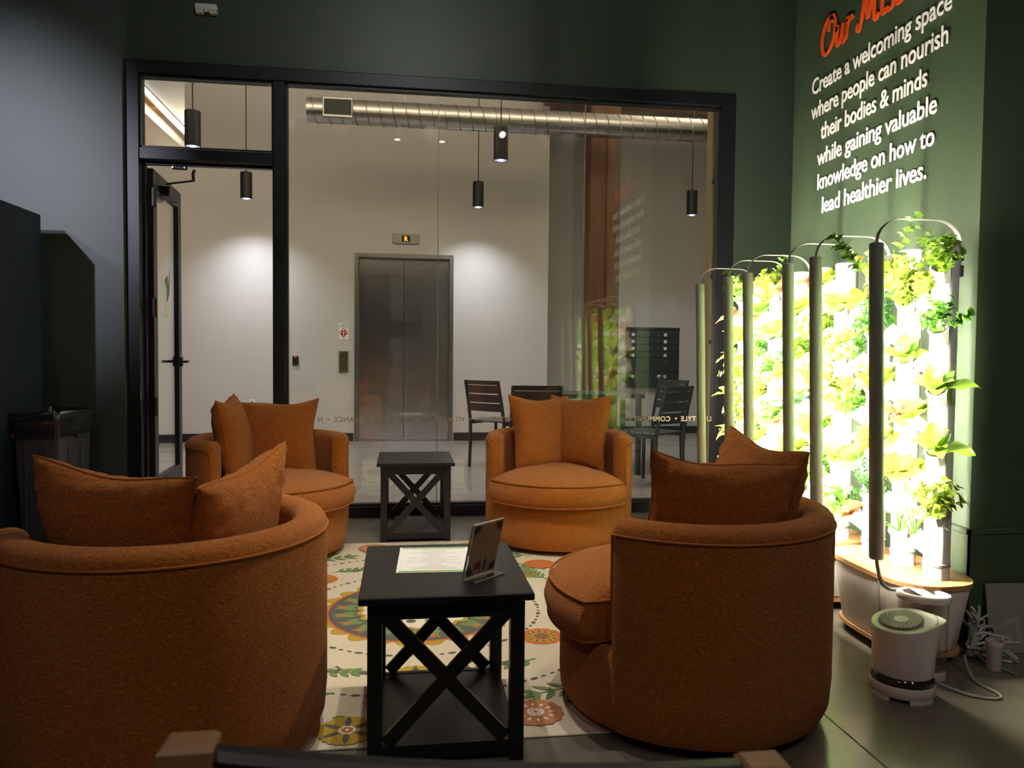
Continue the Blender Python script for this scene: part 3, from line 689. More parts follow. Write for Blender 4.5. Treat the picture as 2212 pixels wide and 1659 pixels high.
# menu sheet
ms = thing('menu_sheet', 'white menu sheet with green bands lying on the near side table', 'paper', (.098, 2.325, .4555), R(-2.5))
bx(MB(), -.107, .107, -.142, .142, 0, .0006).build('sheet', 'paper', ms)
for s_ in (-1, 1): bx(MB(), -.101, .101, s_ * .132 - .0075, s_ * .132 + .0075, .0006, .0009).build('green_band', 'print_green', ms)
m_ = MB(); rnd = random.Random(3)
for i in range(17):
    wd = rnd.choice((.16, .13, .05, .04, .075, .15)); yy = .112 - i * .0138; bx(m_, -wd / 2, wd / 2, yy - .0017, yy + .0017, .0006, .0008)
m_.build('text_line', 'print_grey', ms); ms.children[-1]['kind'] = 'stuff'
bx(MB(), -.006, .012, -.137, -.127, .0009, .0011).build('print_mark', 'print_orange', ms)

# acrylic sign holder
sh = thing('sign_holder', 'clear slanted acrylic sign holder with a tan card on the near side table', 'sign holder', (.2135, 2.14, .4555), R(43.0))
sl = R(14)
def slab(x0, x1, h0, h1, y0, y1): # leaning slab; local y grows away
    m = MB(); vs = []
    for h in (h0, h1):
        for y in (y0, y1):
            for x in (x0, x1): vs.append((x, y - h * math.sin(sl), h * math.cos(sl)))
    m.add(vs, [(0, 1, 3, 2), (4, 6, 7, 5), (0, 4, 5, 1), (2, 3, 7, 6), (0, 2, 6, 4), (1, 5, 7, 3)]); return m
slab(-.064, .064, .003, .162, -.003, .003).build('upright', 'acrylic', sh)
bx(MB(), -.064, .064, -.045, .002, 0, .003).build('foot', 'acrylic', sh)
m_ = MB()
for e in ((-.0645, -.0625), (.0625, .0645)): k = slab(e[0], e[1], .003, .163, -.0035, .0035); m_.add(k.v, k.f)
k = slab(-.0645, .0645, .1615, .1635, -.0035, .0035); m_.add(k.v, k.f); k = slab(-.0645, .0645, .0785, .0800, -.0045, -.0034); m_.add(k.v, k.f)
bx(m_, -.0645, .0645, -.0465, -.0445, 0, .0032); m_.build('polished_edge', 'glass_edge', sh)
slab(-.060, .060, .006, .159, -.0042, -.0036).build('card', 'kraft_print', sh)
m_ = MB(); rnd = random.Random(5)
def card_poly(pts, mat): m_.add([(x, -.0046 - h * math.sin(sl), h * math.cos(sl)) for x, h in pts], [tuple(range(len(pts)))], mat)
for cx, chh, sg, up in ((-.058, .157, 1, -1), (.058, .157, -1, -1), (-.058, .010, 1, 1), (.058, .010, -1, 1)):
    for q in range(6):
        a = R(5 + q * 16); L = .034; dx, dh = sg * L * math.cos(a), up * L * math.sin(a); nx, nh = -dh * .12, dx * .12
        card_poly([(cx, chh), (cx + dx * .5 + nx, chh + dh * .5 + nh), (cx + dx, chh + dh), (cx + dx * .5 - nx, chh + dh * .5 - nh)], 'print_brown')
for i in range(7): wd = .038 - .004 * (i % 3); hh = .125 - i * .006; card_poly([(-wd, hh), (wd, hh), (wd, hh + .0016), (-wd, hh + .0016)], 'print_faint')
for i in range(3): wd = .028 - .004 * i; hh = .070 - i * .006; card_poly([(-wd, hh), (wd, hh), (wd, hh + .0016), (-wd, hh + .0016)], 'print_faint')
for cx, hh, rx, rh, mt in ((-.022, .034, .009, .013, 'print_red'), (-.013, .044, .008, .005, 'print_red'), (-.008, .030, .006, .011, 'print_brown'), (-.006, .018, .003, .007, 'print_brown'), (.014, .036, .009, .012, 'print_blue'), (.016, .050, .003, .005, 'print_blue'), (.014, .019, .006, .006, 'print_red'), (.008, .024, .004, .004, 'print_brown')):
    card_poly([(cx + rx * math.cos(2 * PI * q / 12), hh + rh * math.sin(2 * PI * q / 12)) for q in range(12)], mt)
m_.build('card_print', None, sh, fix=False)

# ================================================================== RUG
for nm, c_ in (('rug_cream', (.70, .60, .44)), ('rug_grey', (.13, .11, .10)), ('rug_mustard', (.50, .33, .045)), ('rug_green', (.17, .27, .095)), ('rug_orange', (.62, .17, .045)), ('rug_rust', (.52, .22, .10)), ('rug_pale', (.80, .72, .58))):
    M(nm, c_, .85, vary=(60, .35, tuple(x * 1.12 for x in c_)), bump=(500, .5, .001), spec=.2)
rg = thing('area_rug', 'cream rug printed with floral medallion in green, mustard and orange', 'rug', (.07, 3.22, 0))
bx(MB(), -1.13, 1.13, -1.125, 1.16, .0003, .006, bev=.002).build('rug_body', 'rug_cream', rg)
mp_ = MB(); LAY = [.0062]
NP = [0]
def poly(pts, mat, z=None):
    NP[0] = (NP[0] + 1) % 60; mp_.add([(x, y, LAY[0] + NP[0] * 4e-6) for x, y in pts], [tuple(range(len(pts)))], mat)
def layer(): LAY[0] += .00028
def ell(cx, cy, rx, ry, a=0, n=14):
    return [(cx + rx * math.cos(t) * math.cos(a) - ry * math.sin(t) * math.sin(a), cy + rx * math.cos(t) * math.sin(a) + ry * math.sin(t) * math.cos(a)) for t in [2 * PI * i / n for i in range(n)]]
def disc(cx, cy, r, mat, n=40): poly(ell(cx, cy, r, r, 0, n), mat)
def scallop(cx, cy, r, k, amp, mat):
    n = k * 8; poly([(cx + (r + amp * abs(math.sin(k * t / 2))) * math.cos(t), cy + (r + amp * abs(math.sin(k * t / 2))) * math.sin(t)) for t in [2 * PI * i / n for i in range(n)]], mat)
def leaf2(x, y, a, L, W, mat):
    poly([(x + L * u * math.cos(a) - W * v * math.sin(a), y + L * u * math.sin(a) + W * v * math.cos(a)) for u, v in ((0, 0), (.2, .32), (.5, .5), (.8, .28), (1, 0), (.8, -.22), (.5, -.42), (.2, -.28))], mat)
def vine(x, y, a, L, n, mat, bend=.5, lw=.028):
    px, py = x, y
    for i in range(n):
        aa = a + bend * i / n; step = L / n; qx, qy = px + step * math.cos(aa), py + step * math.sin(aa); t_ = .0028
        poly([(px - t_ * math.sin(aa), py + t_ * math.cos(aa)), (px + t_ * math.sin(aa), py - t_ * math.cos(aa)), (qx + t_ * math.sin(aa), qy - t_ * math.cos(aa)), (qx - t_ * math.sin(aa), qy + t_ * math.cos(aa))], mat)
        for s_ in (-1, 1): leaf2(qx, qy, aa + s_ * .75, L * .30, lw, mat)
        px, py = qx, qy
    leaf2(px, py, a + bend, L * .34, lw, mat)
def dots(r, n, ph=0):
    for i in range(n):
        t = 2 * PI * i / n + ph; big = 1.0 if i % 3 else 1.5
        poly(ell(r * math.cos(t), r * math.sin(t), .011 * big, .0062 * big, t + PI / 2 + .15, 10), 'rug_grey')
def rosette(cx, cy, r, c1, c2, c3):
    scallop(cx, cy, r * .94, 14, r * .07, c1); layer(); disc(cx, cy, r * .70, c3); layer()
    for i in range(12): t = 2 * PI * i / 12; poly(ell(cx + r * .58 * math.cos(t), cy + r * .58 * math.sin(t), r * .11, r * .055, t), c2)
    layer(); disc(cx, cy, r * .40, c1); layer(); disc(cx, cy, r * .30, c2); layer()
    for i in range(8): t = 2 * PI * i / 8; poly(ell(cx + r * .2 * math.cos(t), cy + r * .2 * math.sin(t), r * .06, r * .03, t), c3)
    disc(cx, cy, r * .08, c1); LAY[0] -= .00112
def starflower(cx, cy, r, petal, bg, core, n=6, ph=.3):
    scallop(cx, cy, r * .93, 22, r * .07, bg); layer()
    for i in range(n): t = 2 * PI * i / n + ph; leaf2(cx + r * .18 * math.cos(t), cy + r * .18 * math.sin(t), t, r * .78, r * .26, petal)
    layer(); scallop(cx, cy, r * .26, 8, r * .05, 'rug_pale'); layer(); scallop(cx, cy, r * .17, 8, r * .04, core); layer(); disc(cx, cy, r * .08, 'rug_pale', 12); LAY[0] -= .00112
def scroll(x, y, a, s_, mat='rug_grey'):
    pts = []
    for k in range(15):
        t = k / 14; rr = s_ * (.35 + .65 * t); ang = a + 3.6 * t; wd = s_ * (.05 + .16 * math.sin(PI * t)); pts.append((x + rr * math.cos(ang), y + rr * math.sin(ang), wd, ang))
    out = [(px + w_ * math.cos(an), py + w_ * math.sin(an)) for px, py, w_, an in pts]; inn = [(px - w_ * math.cos(an), py - w_ * math.sin(an)) for px, py, w_, an in pts]
    for k in range(14): poly([out[k], out[k + 1], inn[k + 1], inn[k]], mat)
    poly(ell(x + s_ * 1.02 * math.cos(a + 3.6), y + s_ * 1.02 * math.sin(a + 3.6), s_ * .22, s_ * .18, a), mat)
scallop(0, 0, .375, 24, .045, 'rug_mustard'); layer(); disc(0, 0, .378, 'rug_orange', 72); layer(); disc(0, 0, .366, 'rug_grey', 72); layer()
for i in range(20):
    t = 2 * PI * i / 20
    for dt, rr, L in ((-.10, .258, .10), (.10, .258, .10), (-.06, .25, .075), (.06, .25, .075)): leaf2(rr * math.cos(t + dt), rr * math.sin(t + dt), t + dt * 5.5, L, .036, 'rug_green')
layer()
for i in range(20): t = 2 * PI * (i + .5) / 20; leaf2(.292 * math.cos(t), .292 * math.sin(t), t, .052, .022, 'rug_orange')
scallop(0, 0, .232, 22, .022, 'rug_mustard'); layer(); scallop(0, 0, .215, 22, .016, 'rug_pale'); layer()
for i in range(8):
    t = 2 * PI * i / 8 + .2; vine(.085 * math.cos(t), .085 * math.sin(t), t, .085, 3, 'rug_green', .6, .015)
    disc(.155 * math.cos(t + .39), .155 * math.sin(t + .39), .020, 'rug_grey', 16)
layer(); disc(0, 0, .058, 'rug_orange', 24); layer(); disc(0, 0, .04, 'rug_grey', 24); layer(); disc(0, 0, .02, 'rug_mustard', 12); LAY[0] = .0062
dots(.505, 84); dots(.83, 132, .03)
for k in range(8):
    t = PI / 4 * k
    if k in (6, 2): starflower(.70 * math.cos(t) - .02, .70 * math.sin(t), .11, 'rug_grey', 'rug_mustard', 'rug_orange', 8, 0)
    elif k in (0, 4): starflower(.68 * math.cos(t), .68 * math.sin(t), .10, 'rug_grey', 'rug_mustard', 'rug_orange', 6)
for x, y, r_ in ((.46, -.37, .085), (-.45, .47, .085), (-.47, -.42, .06), (.52, .46, .07)): rosette(x, y, r_, 'rug_orange' if x * y < 0 else 'rug_mustard', 'rug_grey', 'rug_mustard' if x * y < 0 else 'rug_rust')
for sx in (-1, 1):
    for sy in (-1, 1):
        scroll(sx * .19, sy * .60, PI / 2 * (1 - sx * .6) + (0 if sy > 0 else .5), .055); scroll(sx * .62, sy * .20, 1.2 * sx, .05); scroll(sx * .30, sy * .60, 2.5 * sx, .03)
        vine(sx * .62, sy * .36, PI / 2 * sy + sx * .5, .22, 6, 'rug_green', -.4 * sx * sy, .022); vine(sx * .40, sy * .58, math.atan2(sy * .3, sx * -.6), .17, 5, 'rug_green', .5 * sx * sy, .026)
        vine(sx * .98, sy * .45, PI / 2 * sy, .3, 6, 'rug_green', .3 * sx, .026); vine(sx * .62, sy * .80, math.atan2(sy * .1, -sx), .26, 5, 'rug_green', .3, .026)
        for q in range(5): leaf2(sx * (.1 + .17 * q), sy * (.925 + .02 * (q % 2)), .15 * (-1) ** q, .05, .028, 'rug_green')
        vine(sx * .44, sy * .93, -.25 * sx + (0 if sx > 0 else PI), .12, 4, 'rug_grey', -.6, .018)
        rosette(sx * .93, sy * .92, .12, 'rug_rust', 'rug_mustard', 'rug_orange'); scroll(sx * .93, sy * .12, 1.5 * sy, .06)
starflower(-.22, -1.03, .085, 'rug_grey', 'rug_mustard', 'rug_orange', 6, .5); rosette(.33, -.985, .085, 'rug_rust', 'rug_pale', 'rug_rust'); rosette(-.22, 1.03, .085, 'rug_rust', 'rug_pale', 'rug_rust'); starflower(.33, 1.03, .085, 'rug_grey', 'rug_mustard', 'rug_orange', 6, .5)
rosette(-.62, -1.0, .08, 'rug_orange', 'rug_grey', 'rug_mustard'); rosette(.66, -.98, .08, 'rug_orange', 'rug_grey', 'rug_mustard'); rosette(.63, .62, .08, 'rug_orange', 'rug_rust', 'rug_orange'); disc(-.60, -.16, .03, 'rug_grey', 16); disc(.6, .02, .03, 'rug_grey', 16)
po = mp_.build('printed_pattern', None, rg, fix=False); po['kind'] = 'stuff'

# ================================================================== MISSION LETTERING ON THE PIER
ml = thing('mission_lettering', 'white mission statement lettering with orange script heading on green wall', 'lettering', (2.0755, 3.246, 0))
LR = (PI / 2, 0, -PI / 2)
for body, z, yc, wd in (('Create a welcoming space', 2.418, 3.245, 1.017), ('where people can nourish', 2.294, 3.249, 1.005), ('their bodies & minds', 2.171, 3.259, .794), ('while gaining valuable', 2.046, 3.243, .885), ('knowledge on how to', 1.923, 3.246, .866), ('lead healthier lives.', 1.800, 3.242, .777)):
    for me_ in split_words(text_mesh('word', body, .112, 'letter_white', .0014, .0013, wd, .97), .021): place(me_, 'word', ml, (0, yc - 3.246, z), LR)
GLY = {'O': (.78, [[(.62, .80), (.40, .99), (.14, .82), (.04, .42), (.16, .06), (.40, .0), (.66, .26), (.74, .66), (.58, .96), (.40, .86), (.36, .60)]]),
       'u': (.50, [[(.02, .42), (.08, .54), (.08, .18), (.16, .01), (.30, .14), (.38, .52)], [(.38, .54), (.36, .14), (.44, .0), (.52, .10)]]),
       'r': (.40, [[(.04, .50), (.12, .54), (.08, .0)], [(.09, .30), (.18, .50), (.30, .54), (.34, .46)]]),
       ' ': (.26, []),
       'M': (1.02, [[(.02, .18), (-.04, .08), (.04, .0), (.12, .14), (.22, .60), (.26, .98)], [(.10, .78), (.14, .94), (.26, .98), (.34, .60), (.42, .16)], [(.42, .16), (.58, .66), (.70, 1.0)], [(.70, 1.0), (.70, .50), (.74, .08), (.84, .0), (.94, .12)]]),
       'i': (.24, [[(.05, .52), (.05, .12), (.12, .0), (.22, .10)], [(.08, .72), (.085, .74)]]),
       's': (.40, [[(.34, .46), (.22, .55), (.08, .44), (.14, .32), (.28, .22), (.26, .04), (.10, .0), (.0, .10)]]),
       'o': (.44, [[(.24, .54), (.06, .40), (.06, .12), (.20, .0), (.36, .14), (.36, .40), (.22, .54), (.30, .44), (.42, .46)]]),
       'n': (.48, [[(.04, .52), (.10, .54), (.08, .0)], [(.09, .32), (.22, .52), (.34, .46), (.33, .12), (.40, .0), (.48, .10)]])}
txt = 'Our Mission'; tot = sum(GLY[c][0] for c in txt); sc_ = .86 / tot; hs = .168
for i, ch in enumerate(txt): pass
xo = -.43; hd = MB()
for ch in txt:
    wd, strokes = GLY[ch]
    for st in strokes:
        p2 = catmull([(xo + (x + .22 * (y - .3) * .35) * sc_ , y * hs, 0) for x, y in st], 7)
        n_ = len(p2); rr = [(.0112 if 0 < k < n_ - 1 else .007) for k in range(n_)]
        for k in range(n_):
            d_ = (p2[min(k + 1, n_ - 1)] - p2[max(k - 1, 0)]); rr[k] *= .72 + .45 * abs(d_.y) / (d_.length + 1e-9)
        vs_ = []; 
        for k in range(n_):
            d_ = (p2[min(k + 1, n_ - 1)] - p2[max(k - 1, 0)]); d_.normalize(); nn = Vector((-d_.y, d_.x, 0)); 
            vs_.append([p2[k] + nn * rr[k] + Vector((0, 0, -.0015)), p2[k] - nn * rr[k] + Vector((0, 0, -.0015)), p2[k] - nn * rr[k] + Vector((0, 0, .0015)), p2[k] + nn * rr[k] + Vector((0, 0, .0015))])
        sk = len(hd.v) % 7 * .00025; hd.rings([[p + Vector((0, 0, sk)) for p in r4] for r4 in vs_])
    xo += wd * sc_
hd.build('script_heading', 'letter_orange', ml, loc=(0, 0, 2.583), rot=LR)

# ================================================================== HYDROPONIC GARDENS
CX, PX, ZL = 1.885, 1.617, .298        # column line, light-bar line, lid height
UNITS = [(2.66, (2.475, 2.66, 2.845), (2.47, 2.865), 'first'), (3.275, (3.09, 3.275, 3.46), (3.085, 3.47), 'second'), (3.87, (3.69, 3.87, 4.05), (3.69, 4.06), 'third')]
def boat(hx, hy, front=.165, n=40):
    pts = []
    for i in range(n):
        t = 2 * PI * i / n; cx_, sy_ = math.cos(t), math.sin(t)
        x = hx * math.copysign(abs(cx_) ** .75, cx_); y = hy * math.copysign(abs(sy_) ** .62, sy_)
        pts.append((x, y))
    return pts
pod_me = None
def pod_mesh():
    m = MB(); th = R(42); d = Vector((math.cos(th), 0, math.sin(th))); u = Vector((-math.sin(th), 0, math.cos(th))); v = Vector((0, 1, 0)); rings = []
    for s_, r_ in ((0, .026), (.035, .030), (.072, .036), (.072, .030), (.050, .027)):
        rings.append([tuple(Vector((.022, 0, -.012)) + d * s_ + u * (r_ * math.cos(a)) + v * (r_ * math.sin(a))) for a in [PI / 8 + 2 * PI * i / 8 for i in range(8)]])
    m.rings(rings, cap0=False); return m.mesh('pod', 'white_plastic', 30)
pod_me = pod_mesh(); SITES = []
col_me = MB().lathe([(.043, ZL), (.043, ZL + .045), (.045, ZL + .047), (.045, ZL + .055), (.043, ZL + .057), (.043, 1.477), (.040, 1.481), (.0, 1.481)], 28).mesh('column', 'white_plastic', True)
ring_me = MB().lathe([(.0455, ZL + .046), (.0458, ZL + .056)], 28, cap=False).mesh('collar_band', 'led_grey')
names = ('nearest', 'middle', 'farthest')
for ui, (yc, cols, posts, onm) in enumerate(UNITS):
    t = thing('hydroponic_garden', '%s white hydroponic tower garden with three planted columns and two grow lights' % names[ui], 'tower garden', (CX - .02, yc, 0), 0, 'tower gardens along the green wall')
    ol = boat(.165, .290)
    MB().prism(ol, ZL - .016, ZL).build('wooden_lid', 'oak_lid', t)
    MB().rings([[(x * s_, y * s_, z) for x, y in ol] for s_, z in ((.80, .05), (.82, .055), (.965, .268), (.965, ZL - .016))]).build('reservoir', 'reservoir_white', t, smooth=True)
    MB().prism([(x * .86, y * .86) for x, y in ol], .034, .049).build('base_board', 'oak_lid', t)
    for sx in (-1, 1):
        for sy in (-1, 1): MB().lathe([(.018, 0), (.018, .034)], 10, c=(sx * .075, sy * .18, 0)).build('caster', 'black_metal', t)
    MB().prism([(-.163, -.125), (-.156, -.125), (-.132, -.104), (-.139, -.104)], .06, ZL - .02).build('tank_seam', 'led_grey', t)
    for ci, y in enumerate(cols):
        co = place(col_me, 'column', t, (CX - (CX - .02), y - yc, 0)); place(ring_me, 'collar_band', co)
        for s_ in range(10):
            side = s_ % 2; ang = PI + (.72 if side == 0 else -.72); z = 1.36 - s_ * .106
            if (ci + ui) % 2: ang = PI + (.72 if side else -.72)
            p_ = place(pod_me, 'pod', co, (0, 0, z), (0, 0, ang))
            SITES.append((Vector((CX, y, z)), ang, ui * 3 + ci, s_))
    for y in posts:
        prof = [(.0245 * math.cos(q), .0245 * math.sin(q)) for q in [R(43) + R(274) * k / 26 for k in range(27)]]
        lb = MB().rings([[(x * f_ + .03 * (1.474 - z), y_ * f_, z) for x, y_ in prof] for f_, z in ((.85, .374), (1, .379), (1, 1.470), (.85, 1.474))]).build('light_bar', 'led_grey', t, loc=(PX - CX + .02, y - yc, 0), smooth=True)
        MB().rings([[(x + .03 * (1.474 - z), y_, z) for x, y_ in ((.0175, -.012), (.0186, -.012), (.0186, .012), (.0175, .012))] for z in (.395, 1.455)]).build('led_strip', 'led', lb)
        W = CX + .047 - PX; pa = [(0, 0, 1.470)]
        for k in range(9): a = PI - PI / 2 * k / 8; pa.append((.095 + .095 * math.cos(a), 0, 1.478 + .082 * math.sin(a)))
        for k in range(9): a = PI / 2 - PI / 2 * k / 8; pa.append((W - .095 + .095 * math.cos(a), 0, 1.478 + .082 * math.sin(a)))
        pa.append((W, 0, 1.40))
        MB().tube(pa, .01, 8, flat=((0, 1, 0), .0022, .0105)).build('arm', 'arm_steel', lb, smooth=True)
        for z in (1.385, 1.44): bx(MB(), W - .006, W + .010, -.014, .014, z - .020, z + .020, bev=.002).build('bracket', 'arm_steel', lb)
        MB().tube(catmull([(.033, 0, .378), (.034, -.008, .345), (.045, -.012, .300), (.075, -.016, .272), (.13, -.02, .268)], 6), .0065, 8).build('cable', 'led_grey', lb, smooth=True)

# ------------------------------------------------------------------ crops
def leaf_geo(m, base, d, up, L, W, curl=.3, ruffle=0., ph=0., n=6, mat=None, shape=1.0, stem=.15):
    d = Vector(d).normalized(); up = Vector(up); up = (up - d * up.dot(d)).normalized(); sd = d.cross(up); vs = []; fs = []; cols = (-1, -.5, 0, .5, 1)
    for i in range(n + 1):
        t = i / n; c = Vector(base) + d * (L * (t - .25 * abs(curl) * t * t)) + up * (-curl * L * t * t)
        if t < stem: w_ = W * .10
        else: q = (t - stem) / (1 - stem); w_ = W * (math.sin(PI * min(1, q ** shape * .96 + .04)) ** .7 + .02)
        for s_ in cols: vs.append(c + sd * (s_ * w_ * .5) + up * (abs(s_) * w_ * .16 + ruffle * abs(s_) ** 2 * math.sin(13 * t + ph + 2 * s_)))
    for i in range(n):
        for k in range(4): a = i * 5 + k; fs.append((a, a + 1, a + 6, a + 5))
    m.add(vs, fs, mat); return m
def sprig(m, base, d, L, rnd, mat, size=.02, k=5):
    d = Vector(d).normalized(); ref = Vector((0, 0, 1)) if abs(d.z) < .9 else Vector((1, 0, 0)); x = d.cross(ref).normalized(); y = d.cross(x)
    pts = [Vector(base), Vector(base) + d * L * .5 + Vector((0, 0, L * .06)), Vector(base) + d * L]
    m.tube(pts, .0013, 4, mat=mat)
    for i in range(k):
        t = .45 + .55 * i / max(1, k - 1); c = Vector(base) + d * (L * t); a = i * 2.4
        for q in range(3):
            b = a + (q - 1) * .8; dd = d * .6 + (x * math.cos(b) + y * math.sin(b)); leaf_geo(m, c, dd, d, size * rnd.uniform(.8, 1.3), size * .95, .2, .002, i, 3, mat, 1, .2)
rnd = random.Random(11)
def make_leafs():
    out = {}
    for nm, mat, W, curl, ruf, shape in (('romaine', 'leaf_bright', .55, .35, .006, .8), ('collard', 'leaf_mid', .75, .5, .002, 1.0), ('lettuce', 'leaf_lime', .85, .55, .012, .75), ('red', 'leaf_red', .8, .5, .011, .75), ('kale', 'leaf_blue', .6, .45, .014, .8)):
        out[nm] = [leaf_geo(MB(), (0, 0, 0), (1, 0, 0), (0, 0, 1), 1.0, W, curl, ruf * 7, q * 1.7, 9, None, shape).mesh('leaf', mat, 80, fix=False) for q in range(3)]
    return out
LEAVES = make_leafs()
def crop_whorl(nm, n, L, spread, lab_obj):
    for i in range(n):
        az = i * 2.399 + rnd.uniform(-.3, .3); el = spread[0] + (spread[1] - spread[0]) * (i / max(1, n - 1)) + rnd.uniform(-.1, .1); s_ = L * rnd.uniform(.8, 1.15) * (.75 + .25 * (1 - i / n))
        o = place(rnd.choice(LEAVES[nm]), 'leaf', lab_obj); o.rotation_euler = (Matrix.Rotation(az, 3, 'Z') @ Matrix.Rotation(-el, 3, 'Y')).to_euler(); o.scale = (s_, s_, s_)
crown_me = {c_: MB().lathe([(.010, -.012), (.017, .0), (.012, .018), (.0, .026)], 8).mesh('crown', c_, True) for c_ in ('leaf_lime', 'leaf_mid', 'leaf_red', 'leaf_blue', 'leaf_bright')}
def herb_mesh(seed, mat, n, L, size, k=5, flower=None):
    r_ = random.Random(seed); m = MB()
    for i in range(n):
        az = i * 2.399; el = R(r_.uniform(25, 80)); d = (math.cos(az) * math.cos(el), math.sin(az) * math.cos(el), math.sin(el)); sprig(m, (0, 0, 0), d, L * r_.uniform(.6, 1.1), r_, mat, size, k)
        if flower and i % 3 == 0:
            c = Vector(d) * L * 1.05
            for q in range(7): b = q * 2 * PI / 7; leaf_geo(m, c, (math.cos(b), math.sin(b), .35), (0, 0, 1), .024, .018, .1, 0, 0, 2, flower, 1, .05)
            m.lathe([(.006, -.002), (.007, .003), (0, .006)], 6, c=c, mat='petal_yellow')
    return m.mesh('foliage', None, 80, fix=False)
def blade_mesh(seed, mat):
    r_ = random.Random(seed); m = MB()
    for i in range(11):
        az = r_.uniform(0, 6.28); L = r_.uniform(.14, .26); el = R(r_.uniform(35, 80)); d = Vector((math.cos(az) * math.cos(el), math.sin(az) * math.cos(el), math.sin(el))); p = Vector((0, 0, 0)); pts = [p]
        for q in range(6): d = (d + Vector((0, 0, -.16 * q * .5))).normalized(); p = p + d * L / 6; pts.append(p)
        m.tube(pts, [.0028 - .0003 * q for q in range(7)], 5, mat=mat)
    return m.mesh('foliage', None, True, fix=False)
HERB = {'parsley': [herb_mesh(s, 'leaf_mid', 14, .12, .026, 5) for s in (1, 2)], 'cilantro': [herb_mesh(s, 'leaf_bright', 16, .11, .022, 5) for s in (3, 4)], 'mizuna': [herb_mesh(s, 'leaf_lime', 18, .13, .030, 6) for s in (5, 6)],
        'dill': [herb_mesh(s, 'leaf_dark', 16, .14, .012, 9) for s in (7,)], 'orange_flower': [herb_mesh(8, 'leaf_bright', 12, .10, .024, 4, 'petal_orange')], 'white_flower': [herb_mesh(9, 'leaf_lime', 13, .10, .024, 4, 'petal_white')], 'purple_flower': [herb_mesh(10, 'leaf_mid', 13, .10, .024, 4, 'petal_purple')],
        'chives': [blade_mesh(s, 'leaf_mid') for s in (12, 13)]}
TALL = herb_mesh(40, 'leaf_bright', 5, .30, .030, 9)
DESC = {'romaine': 'upright bright green romaine', 'collard': 'broad mid green collard', 'lettuce': 'frilly pale green lettuce', 'red': 'frilly dark red lettuce', 'kale': 'curly blue green kale', 'parsley': 'bushy mid green parsley', 'cilantro': 'fine leaved bright green herb', 'mizuna': 'feathery lime green salad plant', 'dill': 'feathery dark green dill', 'orange_flower': 'green plant with orange flowers', 'white_flower': 'green plant with white flowers', 'purple_flower': 'green plant with purple flowers', 'chives': 'tuft of long thin green chives'}
ORD = ('first', 'second', 'third', 'fourth', 'fifth', 'sixth', 'seventh', 'eighth', 'ninth', 'tenth')
seq = ['lettuce', 'mizuna', 'romaine', 'cilantro', 'lettuce', 'kale', 'parsley', 'lettuce', 'orange_flower', 'romaine', 'mizuna', 'collard', 'lettuce', 'white_flower', 'cilantro', 'romaine', 'red', 'mizuna', 'dill', 'lettuce', 'purple_flower', 'romaine', 'parsley']
CROWN = {'romaine': 'leaf_bright', 'collard': 'leaf_mid', 'lettuce': 'leaf_lime', 'red': 'leaf_red', 'kale': 'leaf_blue'}
SPECIAL = {(0, 0): 'cilantro', (0, 1): 'mizuna', (0, 2): 'parsley', (0, 4): 'romaine', (0, 6): 'romaine', (0, 8): 'mizuna', (0, 9): 'chives', (1, 9): 'chives', (2, 9): 'red', (6, 1): 'collard', (5, 0): 'red'}
for k, (p, ang, ci, s_) in enumerate(SITES):
    kind = SPECIAL.get((ci, s_)) or seq[(k * 7 + ci * 3) % len(seq)]
    if (ci, s_) in ((0, 3), (0, 7), (1, 8), (4, 9)): continue          # empty pods seen on the near columns
    th = R(42); d = Vector((math.cos(ang) * math.cos(th), math.sin(ang) * math.cos(th), math.sin(th)))
    b0 = p + Vector((math.cos(ang) * .022, math.sin(ang) * .022, -.012)) + d * .062
    lab = '%s, %s pod down on the %s column from the camera' % (DESC[kind], ORD[s_], ORD[ci])
    if s_ == 9: lab = '%s, lowest pod on the %s column from the camera' % (DESC[kind], ORD[ci])
    if kind in LEAVES:
        o = place(crown_me[CROWN[kind]], 'leafy_crop', None, b0); crop_whorl(kind, {'romaine': 9, 'collard': 6, 'lettuce': 11, 'red': 9, 'kale': 8}[kind], {'romaine': .125, 'collard': .14, 'lettuce': .11, 'red': .10, 'kale': .12}[kind], (R(28), R(78)), o)
    else:
        o = place(rnd.choice(HERB[kind]), 'leafy_crop', None, b0); s2 = rnd.uniform(.85, 1.15); o.scale = (s2, s2, s2)
    up = (d * .75 + Vector((0, 0, .6))).normalized(); o.rotation_euler = up.to_track_quat('Z', 'Y').to_euler()
    tag(o, lab, 'plant', 'crops growing in the tower pods')
for x, y, z, lab, sc2 in ((1.725, 2.625, 1.32, 'tall leggy herb rising above the nearest column', 1.0), (1.80, 3.74, 1.32, 'tall leggy herb rising above the farthest garden', .95)):
    o = place(TALL, 'leggy_herb', None, (x, y, z)); o.scale = (sc2, sc2, sc2); o.rotation_euler = (0, R(-12), 0); tag(o, lab, 'plant')

